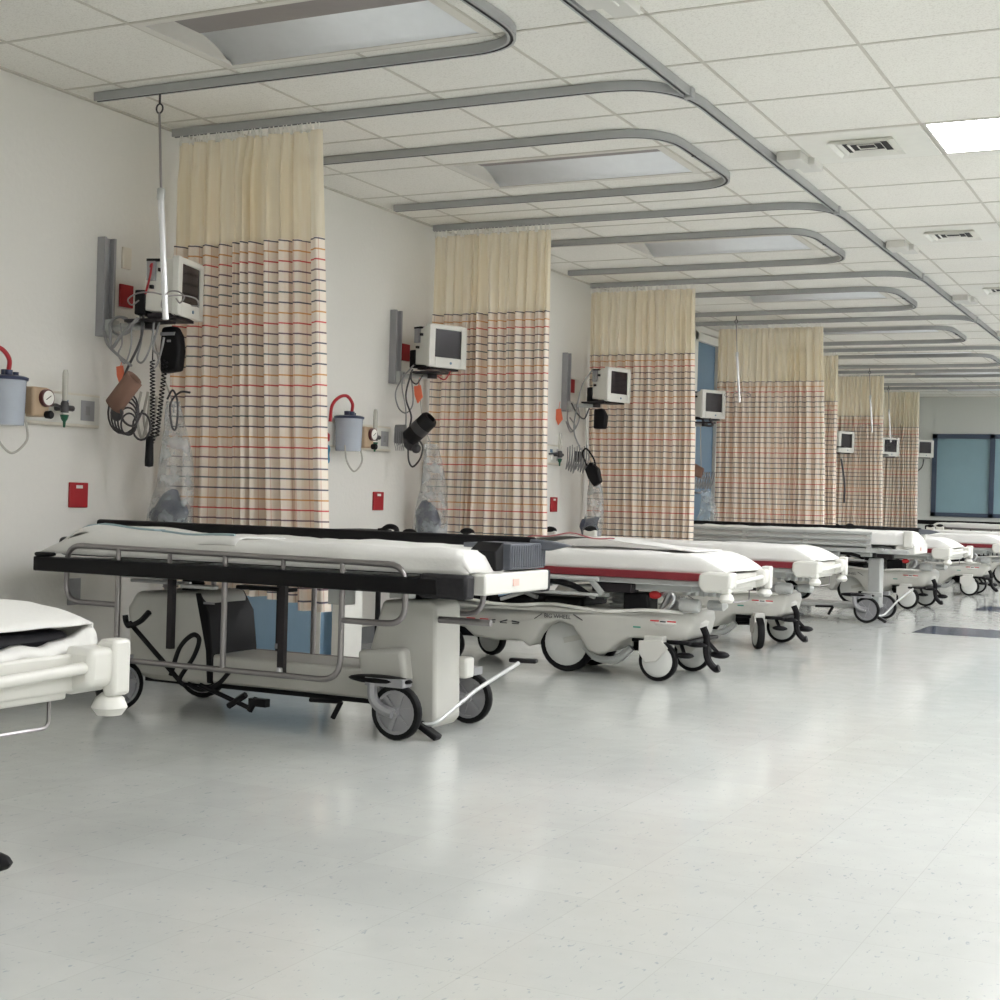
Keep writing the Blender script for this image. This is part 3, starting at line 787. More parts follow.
for zz_, rr_ in ((.70, .013), (.655, .016), (.61, .013)): MB().tube([(-1.55, -.31, zz_), (.02, -.31, zz_)], rr_, 8).build('rail_tube', M['frame_grey'], A4)
for xx_ in (-1.5, -1.0, -.5, .0): MB().box(xx_-.02, xx_+.02, -.315, -.295, .55, .71).build('rail_post', M['frame_grey'], A4, bevel=.004)
b = MB(); b.box(-1.62, .30, -.30, .30, .55, .585); b.build('deck', M['frame_grey'], A4, bevel=.006)
for s_ in (-1, 1): MB().box(.26, .33, s_*.27-.03, s_*.27+.03, .60, .73).build('end_handle', M['cream'], A4, bevel=.01)
s = sheet_mesh(-1.60, .34, .27, .72, .615, .66, head=.1, seed=6, wr=.01, slope=.08, footz=.62)
o = tag(s.build('bed_sheet', M['sheet'], solid=.004, flat_angle=80), 'white sheet on the silver-railed stretcher in front of the fourth curtain', 'sheet', 'sheets on the stretchers'); o.location = (2.13, 11.75, 0)
A8 = dup(A1, (2.5, 21.2, 0), 0, 'farthest stretcher, under the back window', 'stretchers with black bumpers and rails')
s = sheet_mesh(-1.60, .34, .27, .72, .615, .66, head=.1, seed=7, wr=.01, slope=.08, footz=.62)
o = tag(s.build('bed_sheet', M['sheet'], solid=.004, flat_angle=80), 'white sheet on the farthest stretcher, under the back window', 'sheet', 'sheets on the stretchers'); o.location = (2.5, 21.19, 0)

# ------------------------------------------------------------------ stretcher type B: moulded base with the large middle wheel
def text_mesh(body, size, name, m, parent, loc, rot, extr=.0006):
    cu = bpy.data.curves.new(name, 'FONT'); cu.body = body; cu.size = size; cu.extrude = extr; cu.align_x = 'CENTER'
    tmp = bpy.data.objects.new(name, cu)
    C.objects.link(tmp); dg = bpy.context.evaluated_depsgraph_get(); me = bpy.data.meshes.new_from_object(tmp.evaluated_get(dg)); bpy.data.objects.remove(tmp)
    me.materials.clear(); me.materials.append(m)
    o = bpy.data.objects.new(name, me); C.objects.link(o); o.parent = parent; o.location = loc; o.rotation_euler = rot
    return o
def stretcher_wheel(head_turn=.3):
    r = thing('big_wheel_stretcher', '', 'stretcher', group='stretchers with maroon bumpers')
    prof = [(.235, .30), (.225, .335), (.17, .352), (-.05, .350), (-.25, .34), (-.5, .345), (-.62, .345), (-.9, .33), (-1.2, .33), (-1.42, .325), (-1.46, .29),
            (-1.44, .235), (-1.33, .215), (-1.24, .215), (-1.1, .20), (-1.04, .155), (-.92, .145), (-.76, .15), (-.72, .125), (-.69, .14), (-.665, .19), (-.62, .24), (-.545, .265), (-.47, .245),
            (-.42, .18), (-.385, .125), (-.33, .11), (-.27, .125), (-.20, .185), (-.15, .207), (.03, .205), (.10, .195), (.155, .19), (.205, .225)]
    b = MB()
    n = len(prof); ys = [(-.255, .94), (-.285, 1.0), (-.285, 1.0), (-.2, 1.0), (.2, 1.0), (.285, 1.0), (.285, 1.0), (.255, .94)]
    # rounded sides: the outline shrinks a little at the outermost slices
    prof = [((x if x < -.05 else -.05 + (x+.05)*.72), z) for x, z in prof]
    cx, cz = -.6, .25; ysl = [-.29, -.282, -.265, .265, .282, .29]; shr = [.030, .010, 0, 0, .010, .030]
    vs = []
    for yq, sh in zip(ysl, shr):
        for i, (x, z) in enumerate(prof):
            p0 = Vector(prof[i-1]); p1 = Vector(prof[(i+1) % n]); t_ = (p1-p0).normalized(); nrm = Vector((-t_.y, t_.x))
            q = Vector((x, z)) + nrm*sh*.6
            tp = 1 - .45*max(0, min(1, (q.x+.15)/.32))**1.6 - .45*max(0, min(1, (-1.12-q.x)/.34))**1.6; vs.append((q.x, yq*tp, q.y))
    fs = [tuple(range(n)), tuple(range(6*n-1, 5*n-1, -1))]
    for a in range(5):
        for i in range(n): fs.append((a*n+i, (a+1)*n+i, (a+1)*n+(i+1) % n, a*n+(i+1) % n))
    b.add(vs, fs)
    sh = b.build('base_shell', M['cover'], r, flat_angle=50)
    # foot lobe
    b = MB(); b.ball((-.02, 0, .285), .2, .9, 1.2, .33, 24); b.build('foot_lobe', M['cover_light'], r)
    b = MB(); b.ball((-1.25, 0, .275), .2, .95, 1.2, .33, 24); b.build('head_lobe', M['cover_light'], r)
    # rim tube
    path = []
    N = 48
    for s_ in (-1, 1):
        seg = [( .11 - 1.54*i/16, s_*(.27+.035*math.sin(i*1.25)**2 - (.08 if i == 0 else .02 if i == 1 else 0)), .345 + .01*math.sin(i*1.1)) for i in range(17)]
        path += seg if s_ == -1 else seg[::-1]
    b = MB(); b.tube(fillet(path, .03, 2, True), .009, 7, closed=True); b.build('rim_tube', M['white_enamel'], r)
    # tray cushions in black under the litter
    b = MB()
    for (x0, x1, y0, y1) in ((-1.35, -1.05, -.2, .1), (-1.0, -.72, -.22, .12), (-.68, -.45, -.2, .15)): b.box(x0, x1, y0, y1, .335, .39)
    b.build('storage_tray', M['dark'], r, bevel=.02, seg=3)
    b = MB(); b.obox((-1.22, -.24, .395), (.16, .06, .012), Matrix.Rotation(.35, 3, 'Y')); b.build('tray_flap', M['bluevinyl'], r); b = MB(); b.obox((-.85, -.22, .40), (.14, .06, .012), Matrix.Rotation(-.3, 3, 'Y')); b.build('tray_flap', M['bluevinyl'], r)
    # lift columns
    for x in (-.98, -.30):
        b = MB(); b.lathe([(.075, .33), (.075, .36), (.06, .365), (.066, .38), (.06, .39), (.066, .405), (.06, .415), (.05, .42), (.05, .50)], (x, 0, 0), 'z', 18); b.build('lift_column', M['frame_grey'], r)
    b = MB(); b.box(-.21, -.07, -.24, -.10, .335, .435); b.build('battery_box', M['dark'], r, bevel=.01)
    b = MB(); b.ball((-.045, -.22, .428), .035, 1.0, .6, .6, 12); b.build('release_knob', M['red'], r)
    b = MB(); b.tube(spline([(.0, -.22, .34), (.06, -.22, .41), (.03, -.22, .45), (-.02, -.2, .43)]), .012, 8); b.tube([(-.02, -.18, .35), (.03, -.2, .44)], .016, 8)
    b.tube([(.12, -.2, .345), (.1, -.2, .42)], .02, 8); b.box(.02, .12, -.18, -.06, .36, .40)
    b.build('valve_block', M['chrome'], r)
    b = MB(); b.lathe([(.03, 0), (.035, .01), (.035, .09), (.03, .1)], (.10, -.24, .385), 'x', 12); b.lathe([(.025, 0), (.028, .08), (.01, .1)], (.20, -.1, .385), 'x', 12)
    for q in range(5): b.box(.08+.045*q, .105+.045*q, -.16, -.1, .43, .47)
    b.build('foot_linkage', M['frame_grey'], r, bevel=.002)
    # head side linkages
    b = MB()
    for (a_, c_) in (((-1.3, -.24, .46), (-1.0, -.24, .38)), ((-1.0, -.22, .47), (-.7, -.22, .38)), ((-.9, -.25, .36), (-.6, -.25, .46)), ((-.55, -.25, .46), (-.36, -.25, .40)), ((-.5, .1, .36), (-.2, .1, .47)), ((-1.2, .2, .36), (-.9, .2, .47))):
        MB().bar(a_, c_, .02, .02).build('scissor_link', M['frame_grey'], r, bevel=.002)
    MB().box(-.5, -.3, -.26, -.2, .405, .425).build('link_plate', M['frame_grey'], r, bevel=.002)
    b = MB(); b.tube(spline([(-1.30, -.33, .50), (-1.0, -.335, .485), (-.6, -.335, .48), (-.45, -.335, .46), (-.36, -.335, .415)]), .016, 8); b.build('lowered_rail_arm', M['dark'], r)
    b = MB(); b.tube([(-1.35, -.35, .505), (-.3, -.35, .50)], .012, 8); b.bar((-1.2, -.345, .50), (-1.1, -.345, .42), .012, .03); b.bar((-.35, -.345, .50), (-.28, -.345, .425), .012, .03)
    b.tube([(-1.15, -.35, .425), (-.3, -.35, .42)], .009, 8)
    b.build('side_rail', M['frame_grey'], r, bevel=.002)
    b = MB(); b.box(-.46, -.36, -.352, -.34, .412, .422); b.build('red_latch', M['maroon'], r)
    # litter
    b = MB(); b.box(-1.68, .22, -.32, .32, .485, .515); b.box(-1.2, -.6, -.27, .27, .455, .485); b.box(-.28, .16, -.25, .25, .45, .485); b.build('litter_frame', M['frame_grey'], r, bevel=.006)
    MB().box(-.36, -.14, -.30, -.2, .435, .483).build('motor_cover', M['dsteel'], r, bevel=.006)
    for s_ in (-1, 1):
        b = MB(); b.box(-1.62, .265, s_*.335-.012, s_*.335+.012, .515, .553); b.build('maroon_bumper', M['maroon'], r, bevel=.004)
        b = MB(); b.box(-1.74, -1.6, s_*.32-.03, s_*.32+.03, .50, .57); b.build('head_bumper', M['dark'], r, bevel=.008)
        hh = MB().box(-1.47, -1.37, s_*.335-.02, s_*.335+.02, .53, .69).build('head_post', M['cream'], r, bevel=.012); b = MB(); b.ball((-1.42, s_*.335, .69), .045, 1.1, .5, .6, 14); b.build('head_grip', M['dark'], hh)
        # foot corner casting with post and ball
        b = MB(); b.prism([(.225, .50), (.23, .553), (.28, .566), (.395, .562), (.39, .485), (.33, .464), (.25, .462)], s_*.30-.06, s_*.30+.055)
        cc = b.build('corner_casting', M['cream'], r, bevel=.014, seg=3)
        b = MB(); b.prism([(.34, .50), (.34, .56), (.355, .578), (.40, .578), (.40, .46), (.37, .455), (.36, .49)] if s_ > 0 else [(.34, .46), (.34, .50), (.385, .50), (.385, .46)], s_*.33-.026, s_*.33+.026); b.build('corner_post', M['cream'], cc, bevel=.008, seg=2)
        b = MB(); b.lathe([(.0, -.032), (.026, -.032), (.038, -.016), (.030, .004), (.018, .014), (.0, .016)], (.366, s_*.33, .448), 'z', 18); b.build('bumper_ball', M['cream'], cc)
    b = MB(); b.tube([(.37, -.30, .505), (.372, .30, .525)], .013, 10); b.build('push_bar', M['cream'], r)
    b = MB(); b.box(.325, .343, -.25, .25, .47, .55); b.box(.29, .33, -.24, .24, .455, .475); b.build('end_panel', M['cream'], r, bevel=.006)
    b = MB(); b.tube(fillet([(.31, -.05, .455), (.31, -.05, .40), (.32, .2, .40), (.32, .2, .455)], .02), .004, 6); b.build('wire_loop', M['steel'], r)
    MB().prism([(-1.66, .56), (-1.66, .612), (.08, .612), (.295, .592), (.295, .56)], -.285, .285).build('mattress', M['mattress'], r, bevel=.025, seg=3)
    # wheels
    for s_ in (-1, 1):
        bw = bpy.data.objects.new('big_wheel', None); C.objects.link(bw); bw.parent = r
        bw['label'] = 'large pale wheel at the middle of the base'
        wheel_parts(bw, .152, .05, True, -.54, s_*.17, .152, 0)
        MB().obox((-.50, s_*.17-.036, .175), (.10, .006, .028), Matrix.Rotation(-.25, 3, 'Y')).build('slot_plate', M['cover'], bw, bevel=.002)
    for (x, y, rz) in ((0, -.265, 0), (0, .265, .1), (-1.22, -.255, .25), (-1.2, .255, -.3)):
        rot = Matrix.Rotation(rz, 3, 'Z')
        cs = MB(); cs.prism([(-.095, .20), (.02, .21), (.06, .17), (.0, .10), (-.06, .09), (-.095, .14)], -.036, -.026); cs.prism([(-.095, .20), (.02, .21), (.0, .10)], .026, .036); cs.box(-.07, .03, -.03, .03, .195, .225)
        cs.v = [tuple(rot @ Vector(p) + Vector((x, y, 0))) for p in cs.v]
        k_ = cs.build('caster', M['cover_light'], r, bevel=.003)
        wheel_parts(k_, .101, .042, True, x, y, .101, rz)
    # steering arch under the shell
    b = MB(); b.tube(spline([(-.43, -.2, .14), (-.36, -.2, .085), (-.25, -.2, .085), (-.17, -.2, .15)]), .02, 8); b.build('suspension_arm', M['frame_grey'], r)
    b = MB(); b.box(-.16, .15, -.235, .235, .185, .205); b.box(-.22, -.1, -.05, .05, .13, .2); b.tube([(-.2, -.15, .14), (-.05, -.15, .15)], .012, 6); b.build('front_chassis', M['dark'], r, bevel=.006)
    MB().box(-1.3, -.8, -.22, .22, .15, .2).build('rear_chassis', M['dark'], r, bevel=.006)
    b = MB(); b.tube(spline([(.24, .02, .255), (.285, .02, .22), (.30, .02, .13), (.315, .02, .07), (.37, .02, .035), (.395, .02, .04)]), [.012, .02, .024, .024, .024, .02, .02, .02] * 5 + [.02], 8) if False else b.tube(spline([(.175, -.10, .27), (.195, -.10, .22), (.195, -.10, .15), (.21, -.10, .10), (.245, -.10, .065), (.265, -.10, .07)]), .019, 8)
    b.build('steer_pedal', M['dark'], r)
    for pc, ps in (((.16, -.16, .185), (1.1, .6, .25)), ((.13, -.24, .135), (.9, .5, .28)), ((.17, .20, .105), (1.0, .6, .38))):
        MB().ball(pc, .055, *ps, 12).bar(pc, (pc[0]-.06, pc[1]*.6, .195), .015, .015).build('brake_pedal', M['dark'], r)
    # printing on the shell
    text_mesh('BIG WHEEL', .030, 'lettering', M['print_black'], r, (-.55, -.2925, .283), (PI/2, 0, 0))
    b = MB()
    for x0 in (-.04, .05): b.box(x0, x0+.045, -.2925 + .0*x0, -.2875, .300, .307)
    for x0 in (-1.0, -.92-.16): b.box(x0, x0+.05, -.2935, -.291, .248, .256)
    pr = b.build('red_mark', M['red'], r, smooth=False)
    b = MB(); b.obox((-.66, -.2925, .287), (.05, .002, .004), Matrix.Rotation(-.6, 3, 'Y')).obox((-.435, -.2925, .295), (.06, .002, .004), Matrix.Rotation(.5, 3, 'Y'))
    for x0 in (-.93, -.86, -.79): b.obox((x0, -.2925, .25), (.045, .002, .006), Matrix.Rotation(random.uniform(-.4, .4), 3, 'Y')); b.box(x0-.02, x0+.02, -.2935, -.2915, .238, .242)
    b.box(.012, .042, -.2925, -.288, .298, .304)
    b.build('black_mark', M['print_black'], r, smooth=False)
    b = MB(); b.box(-.13, -.09, -.2935, -.2915, .262, .27); b.build('teal_mark', M['print_green'], r, smooth=False)
    return r
B2 = stretcher_wheel(); B2.location = (2.08, 7.20, 0)
B2['label'] = 'white-topped stretcher with moulded base and large middle wheel, second in the row'
BL = [(2.02, 9.16, -.01, 'white-topped stretcher with maroon bumper, third in the row, its near caster turned'),
      (2.10, 13.67, -.12, 'white-topped stretcher behind the silver-railed one, fifth in the row'),
      (2.20, 16.33, 0, 'white-topped stretcher sixth in the row, beside the dark floor stripes'),
      (2.75, 18.95, 0, 'white-topped stretcher seventh in the row, at the right edge of the photo'),
      (2.14, 2.08, 0, 'nearest stretcher at the left edge, only its white foot end showing')]
BO = [dup(B2, (x, y, 0), rz, lab) for x, y, rz, lab in BL]
for c_ in kids(BO[0]):
    if c_.name.startswith('caster'):
        ctr = sum((Vector(v) for v in c_.bound_box), Vector())/8
        if abs(ctr.x+.03) < .1 and ctr.y < 0:
            p_ = Vector((0, -.265, 0)); R_ = Matrix.Rotation(-1.05, 3, 'Z'); c_.rotation_euler = (0, 0, -1.05); c_.location = p_ - R_ @ p_
names = ['second stretcher, maroon edge below it', 'third stretcher in the row', 'fifth stretcher in the row', 'sixth stretcher in the row', 'seventh stretcher in the row, at the right edge']
for i, (x, y) in enumerate([(2.08, 7.20)] + [(b[0], b[1]) for b in BL[:4]]):
    s = sheet_mesh(-1.70, .355, .322, .644, .552, .58, head=.12, seed=2.3*i+2, wr=.007, slope=.20, footz=.565)
    o = tag(s.build('bed_sheet', M['sheet'], solid=.004, flat_angle=80), 'white fitted sheet over the ' + names[i], 'sheet', 'sheets on the stretchers'); o.location = (x, y, 0)
# rumpled blanket on the second stretcher
def blanket(x, y, L, lab):
    b = MB(); nx, ny = 36, 12; vs = []
    for i in range(nx+1):
        t = i/nx
        for j in range(ny+1):
            u = j/ny; hgt = .085*math.sin(PI*min(1, t*1.0))**.6*(1-.3*u)*(1-t)**.8
            vs.append((-.0 + L*t, -.14 + .42*u, .652 + hgt + .006*math.sin(8*t+5*u)*math.sin(PI*t)))
    m = ny+1
    b.add(vs, [(i*m+j, (i+1)*m+j, (i+1)*m+j+1, i*m+j+1) for i in range(nx) for j in range(ny)])
    o = b.build('blanket', M['sheet'], solid=.006, flat_angle=80); o.location = (x, y, 0); tag(o, lab, 'blanket', 'folded blankets')
    q = MB(); q.tube([Vector(vs[i*m+0]) + Vector((0, -.004, .004 + .008*math.sin(i*.7))) for i in range(2, int(nx*.6))], .004, 5); q.build('stitched_hem', M['seam'], o)
    return o
blanket(1.22, 7.2, 1.0, 'folded white blanket with a red hem on the second stretcher')

# near-left stretcher: upper sheet leaves the black mattress bare at its end
s = sheet_mesh(-1.70, .325, .318, .648, .60, .56, head=.12, seed=9, wr=.007, slope=.22, footz=.606)
o = tag(s.build('bed_sheet', M['sheet'], solid=.004, flat_angle=80), 'white sheet on the nearest stretcher at the left edge, black mattress showing below', 'sheet', 'sheets on the stretchers'); o.location = (2.14, 2.08, 0)
s = MB(); vs = []
nx, ny = 30, 6
for i in range(nx+1):
    y = -.30 + .62*i/nx; lift = max(0, (i/nx-.86)/.14)
    for j in range(ny+1):
        a = PI*j/ny
        vs.append((.300 + .03*math.sin(a) + .006*math.sin(i*.9), y, .553 + .016*math.cos(a)*(1+1.2*lift) + .004*math.sin(i*1.3) + .014*lift))
m = ny+1; s.add(vs, [(i*m+j, (i+1)*m+j, (i+1)*m+j+1, i*m+j+1) for i in range(nx) for j in range(ny)])
o = tag(s.build('under_sheet', M['sheet'], solid=.004, flat_angle=80), 'white under-sheet fold below the black mattress of the nearest stretcher', 'sheet'); o.location = (2.14, 2.08, 0)

# ------------------------------------------------------------------ wall equipment
def rail_mount(k):
    """vertical wall channel with a short arm and tray, origin at channel foot"""
    r = thing('monitor_mount', '', 'wall mount', group='monitor wall mounts')
    b = MB(); b.box(0, .02, -.045, .045, 0, .45); b.box(.02, .045, -.045, -.03, 0, .45); b.box(.02, .045, .018, .033, 0, .45)
    b.build('wall_channel', M['panelgrey'], r, bevel=.002)
    b = MB()
    for z in (.05, .15, .28, .42): b.lathe([(.0, .0), (.006, .0), (.006, .003), (0, .003)], (.02, -.012, z), 'x', 8)
    b.build('screw', M['dark'], r)
    b = MB(); b.tube(fillet([(.03, 0, .03), (.12, .0, .045), (.20, .01, .042), (.27, .02, .045)], .03), .016, 8); b.box(.03, .075, -.03, .03, .0, .075)
    b.build('arm', M['frame_grey'], r)
    b = MB(); b.box(.17, .36, -.05, .08, .058, .072); b.lathe([(.03, 0), (.03, .03)], (.27, .02, .03), 'z', 14); b.build('tray', M['dsteel'], r, bevel=.003)
    return r
RY = 5.15
mnt = rail_mount(0); mnt.location = (0, RY, 1.58); mnt['label'] = 'grey vertical wall channel and arm carrying the nearest monitor'
for k in range(1, 7): dup(mnt, (0, RY+2.59*k, 1.58), 0, 'grey vertical wall channel and arm carrying the %s monitor from the camera' % ORD[k])
def monitor():
    r = thing('patient_monitor', '', 'monitor', group='patient monitors on the wall')
    # +x is the screen normal, origin at the bottom centre of the screen face
    D, W, Hh = .17, .30, .26
    b = MB(); x0, x1 = -D, -.03
    b.add([(x0, -.12, .02), (x0, .12, .02), (x0, .12, .23), (x0, -.12, .23), (x1, -W/2+.01, .008), (x1, W/2-.01, .008), (x1, W/2-.01, .252), (x1, -W/2+.01, .252)],
          [(0,1,2,3), (7,6,5,4), (0,4,5,1), (1,5,6,2), (2,6,7,3), (3,7,4,0)])
    b.build('case', M['case'], r, bevel=.006)
    b = MB(); iw0, iw1, iz0, iz1 = -.105, .105, .062, .232
    b.box(-.034, 0, -W/2, iw0, 0, Hh); b.box(-.034, 0, iw1, W/2, 0, Hh); b.box(-.034, 0, iw0, iw1, 0, iz0); b.box(-.034, 0, iw0, iw1, iz1, Hh)
    b.build('bezel', M['case'], r, bevel=.005)
    MB().box(-.03, -.006, iw0, iw1, iz0, iz1).build('screen', M['screen'], r)
    b = MB(); b.lathe([(.008, 0), (.008, .004)], (0, .02, .03), 'x', 10); b.build('knob', M['bluedoor'], r)
    b = MB(); b.box(-.155, -.115, -.146, -.12, .15, .245); b.build('connector_panel', M['panelgrey'], r, bevel=.002)
    for q_ in ((-.155, -.09, -.148, -.118, .235, .246), (-.10, -.085, -.148, -.125, .19, .205), (-.14, -.125, -.145, -.122, .115, .13)): MB().box(*q_).build('connector', M['dark'], r)
    b = MB(); b.box(-.215, -.165, -.13, -.04, .0, .11); b.build('power_plug', M['dark'], r, bevel=.006)
    b = MB(); b.box(-.16, -.03, -.11, .11, -.012, .01); b.build('foot_plate', M['dsteel'], r)
    return r
mon = monitor()
# position (x, y, z) of screen bottom centre and yaw of the normal
MON = [(.41, 5.27, 1.668, .29), (.34, 7.83, 1.68, -.36), (.43, 10.41, 1.655, -.25), (.35, 12.96, 1.685, -.48), (.42, 18.1-2.5+.02, 1.68, -.5), (.36, 18.2, 1.58, -.45), (.38, 20.75, 1.63, -.7), (.50, 22.7, 1.69, -.8)]
mlab = ['beside the nearest curtain, its screen turned away', 'in front of the second curtain, left edge', 'in front of the third curtain', 'in front of the blue door', None, 'in front of the sixth curtain', 'in front of the seventh curtain', 'farthest, next to the back window']
first = True
for (x, y, z, a), lb in zip(MON, mlab):
    if lb is None: continue
    lab = 'white patient monitor with a dark screen, ' + lb
    if first: mon.location = (x, y, z); mon.rotation_euler = (0, 0, a); mon['label'] = lab; first = False
    else: dup(mon, (x, y, z), a, lab)
dup(mnt, (0, 22.55, 1.58), 0, 'grey vertical wall channel and arm carrying the farthest monitor')

# red, ivory and white wall plates
def plate(name, y, z, w_, h_, m, lab, cat, group=None, mark=None):
    r = thing(name, lab, cat, (0, y, z), 0, group)
    MB().box(0, .012, -w_/2, w_/2, -h_/2, h_/2).build('cover', m, r, bevel=.003)
    if mark == 'white': MB().box(.012, .0135, -.02, .02, h_/2-.026, h_/2-.012).build('white_mark', M['white_enamel'], r, smooth=False)
    if mark == 'out':
        for q in (-1, 1):
            MB().box(.012, .0135, -.018, .018, q*.025-.014, q*.025+.014).build('socket', M['panelgrey'], r, bevel=.003)
    return r
pl = ['left of the nearest curtain', 'between the first and second curtains', 'between the second and third curtains']
for k in range(3): plate('wall_plate', 5.02+2.585*k, .857, .115, .112, M['redplate'], 'small red wall plate low on the wall, ' + pl[k], 'wall plate', 'red wall plates', 'white')
for k in range(3): plate('red_outlet', 5.30+2.585*k, 1.787, .09, .105, M['redplate'], 'red emergency outlet on the wall behind the %s monitor' % ORD[k], 'outlet', 'red emergency outlets')
plate('switch_plate', 5.295, 1.962, .06, .10, M['outlet'], 'white blank wall plate above the nearest monitor', 'wall plate')
plate('wall_outlet', 5.01, .425, .075, .12, M['panelgrey'], 'grey wall outlet low behind the steel-railed stretcher', 'outlet', None, 'out')

def gas_panel():
    r = thing('gas_panel', '', 'wall panel', group='medical gas panels')
    b = MB(); b.box(0, .03, -.95, 0, -.075, .075); b.build('housing', M['outlet'], r, bevel=.006)
    b = MB(); b.box(.03, .035, -.94, -.01, -.062, .064); b.build('face', M['cream'], r, bevel=.002)
    MB().box(.035, .037, -.13, -.045, -.045, .045).build('socket_cover', M['panelgrey'], r)
    b = MB(); b.box(.037, .039, -.10, -.075, -.02, .02); b.build('socket', M['cable'], r)
    b = MB(); b.box(.035, .041, -.25, -.215, .015, .04); b.build('label_plate', M['bluedoor'], r)
    b = MB(); b.lathe([(.026, 0), (.026, .006), (.02, .01)], (.035, -.22, -.02), 'x', 16); b.lathe([(.02, 0), (.02, .012)], (.035, -.42, -.01), 'x', 16); b.build('gas_port', M['white_enamel'], r)
    return r
gp = gas_panel(); gp.location = (0, 5.12, 1.235); gp['label'] = 'long ivory gas outlet panel on the wall left of the nearest curtain'
dup(gp, (0, 7.70, 1.235), 0, 'long ivory gas outlet panel on the wall between the first and second curtains')
dup(gp, (0, 10.28, 1.235), 0, 'long ivory gas outlet panel on the wall between the second and third curtains')
def flow_meter():
    r = thing('oxygen_flowmeter', '', 'flowmeter', group='oxygen flowmeters')
    b = MB(); b.tube([(.04, -.17, .0), (.04, -.04, .01), (.04, 0, .0)], .007, 8); b.tube([(0, 0, 0), (.05, 0, 0)], .013, 8); b.build('adapter', M['cabledark'], r)
    b = MB(); b.lathe([(.011, .03), (.013, .06), (.013, .15), (.009, .165)], (.05, 0, 0), 'z', 12); b.build('flow_tube', M['tube'], r)
    b = MB(); b.lathe([(.013, 0), (.018, -.02), (.018, .02), (.013, .03)], (.05, 0, 0), 'z', 12); b.tube([(.05, .01, 0), (.05, .05, 0)], .013, 8); b.build('valve', M['cabledark'], r)
    b = MB(); b.lathe([(.018, -.035), (.02, -.03), (.014, -.05), (.007, -.06), (.005, -.085)], (.05, 0, 0), 'z', 12); b.build('nipple', M['green'], r)
    return r
fm = flow_meter(); fm.location = (.04, 4.83, 1.235); fm['label'] = 'oxygen flowmeter with green valve on the nearest gas panel'
dup(fm, (.04, 7.41, 1.235), 0, 'oxygen flowmeter with green valve on the second gas panel')
dup(fm, (.04, 9.99+.1, 1.235), 0, 'oxygen flowmeter with green valve left of the third curtain')
def regulator():
    r = thing('suction_regulator', '', 'regulator', group='suction regulators')
    b = MB(); b.box(.01, .10, -.05, .05, -.06, .065); b.build('body', M['tan'], r, bevel=.012, seg=3)
    b = MB(); b.lathe([(.037, 0), (.037, .018), (.03, .02)], (.10, .02, .02), 'x', 18); b.build('gauge_ring', mat('dark_red_ring', (84, 34, 38), .4), r)
    b = MB(); b.lathe([(.031, .0), (.031, .002)], (.119, .02, .02), 'x', 18); b.build('gauge_face', M['white_enamel'], r)
    MB().bar((.122, .005, .012), (.122, .032, .03), .003, .002).build('needle', M['dark'], r)
    b = MB(); b.lathe([(.016, 0), (.018, .025), (.014, .03)], (.10, .03, -.05), 'x', 12); b.build('knob', M['dark'], r)
    return r
rg = regulator(); rg.location = (.04, 4.64, 1.245); rg['label'] = 'tan suction regulator with round gauge beside the nearest canister'
dup(rg, (.04, 7.27, 1.225), 0, 'tan suction regulator with round gauge beside the second canister')
def canister():
    r = thing('suction_canister', '', 'canister', group='suction canisters')
    b = MB(); b.lathe([(.0, 0), (.072, 0), (.074, .01), (.080, .185)], (0, 0, 0), 'z', 24); b.build('jar', M['canister'], r)
    b = MB(); b.lathe([(.086, 0), (.088, .012), (.07, .018), (.03, .02), (0, .021)], (0, 0, .185), 'z', 24); b.lathe([(.016, 0), (.016, .025)], (.03, -.02, .2), 'z', 10); b.lathe([(.02, 0), (.02, .03)], (-.02, .015, .2), 'z', 10); b.lathe([(.012, 0), (.012, .022)], (.0, .05, .2), 'z', 10)
    b.build('lid', M['navy'], r)
    b = MB(); b.tube(spline([(.03, -.02, .22), (.035, -.025, .27), (.02, -.06, .31), (-.0, -.11, .30), (-.02, -.15, .25), (-.02, -.165, .16)]), .0095, 8); b.build('red_hose', M['redhose'], r)
    b = MB(); b.tube(spline([(.04, -.10, .03), (.05, -.09, -.06), (.05, -.01, -.115), (.05, .07, -.06), (.03, .085, .01), (.0, .085, .1)]), .005, 7); b.build('drain_tube', M['tube'], r)
    MB().box(-.1, -.07, -.03, .03, .03, .13).build('bracket', M['white_enamel'], r)
    return r
cn = canister(); cn.location = (.11, 4.47, 1.14); cn['label'] = 'clear suction canister with navy lid at the left edge'
dup(cn, (.11, 7.09, 1.14), 0, 'clear suction canister with navy lid right of the nearest curtain')
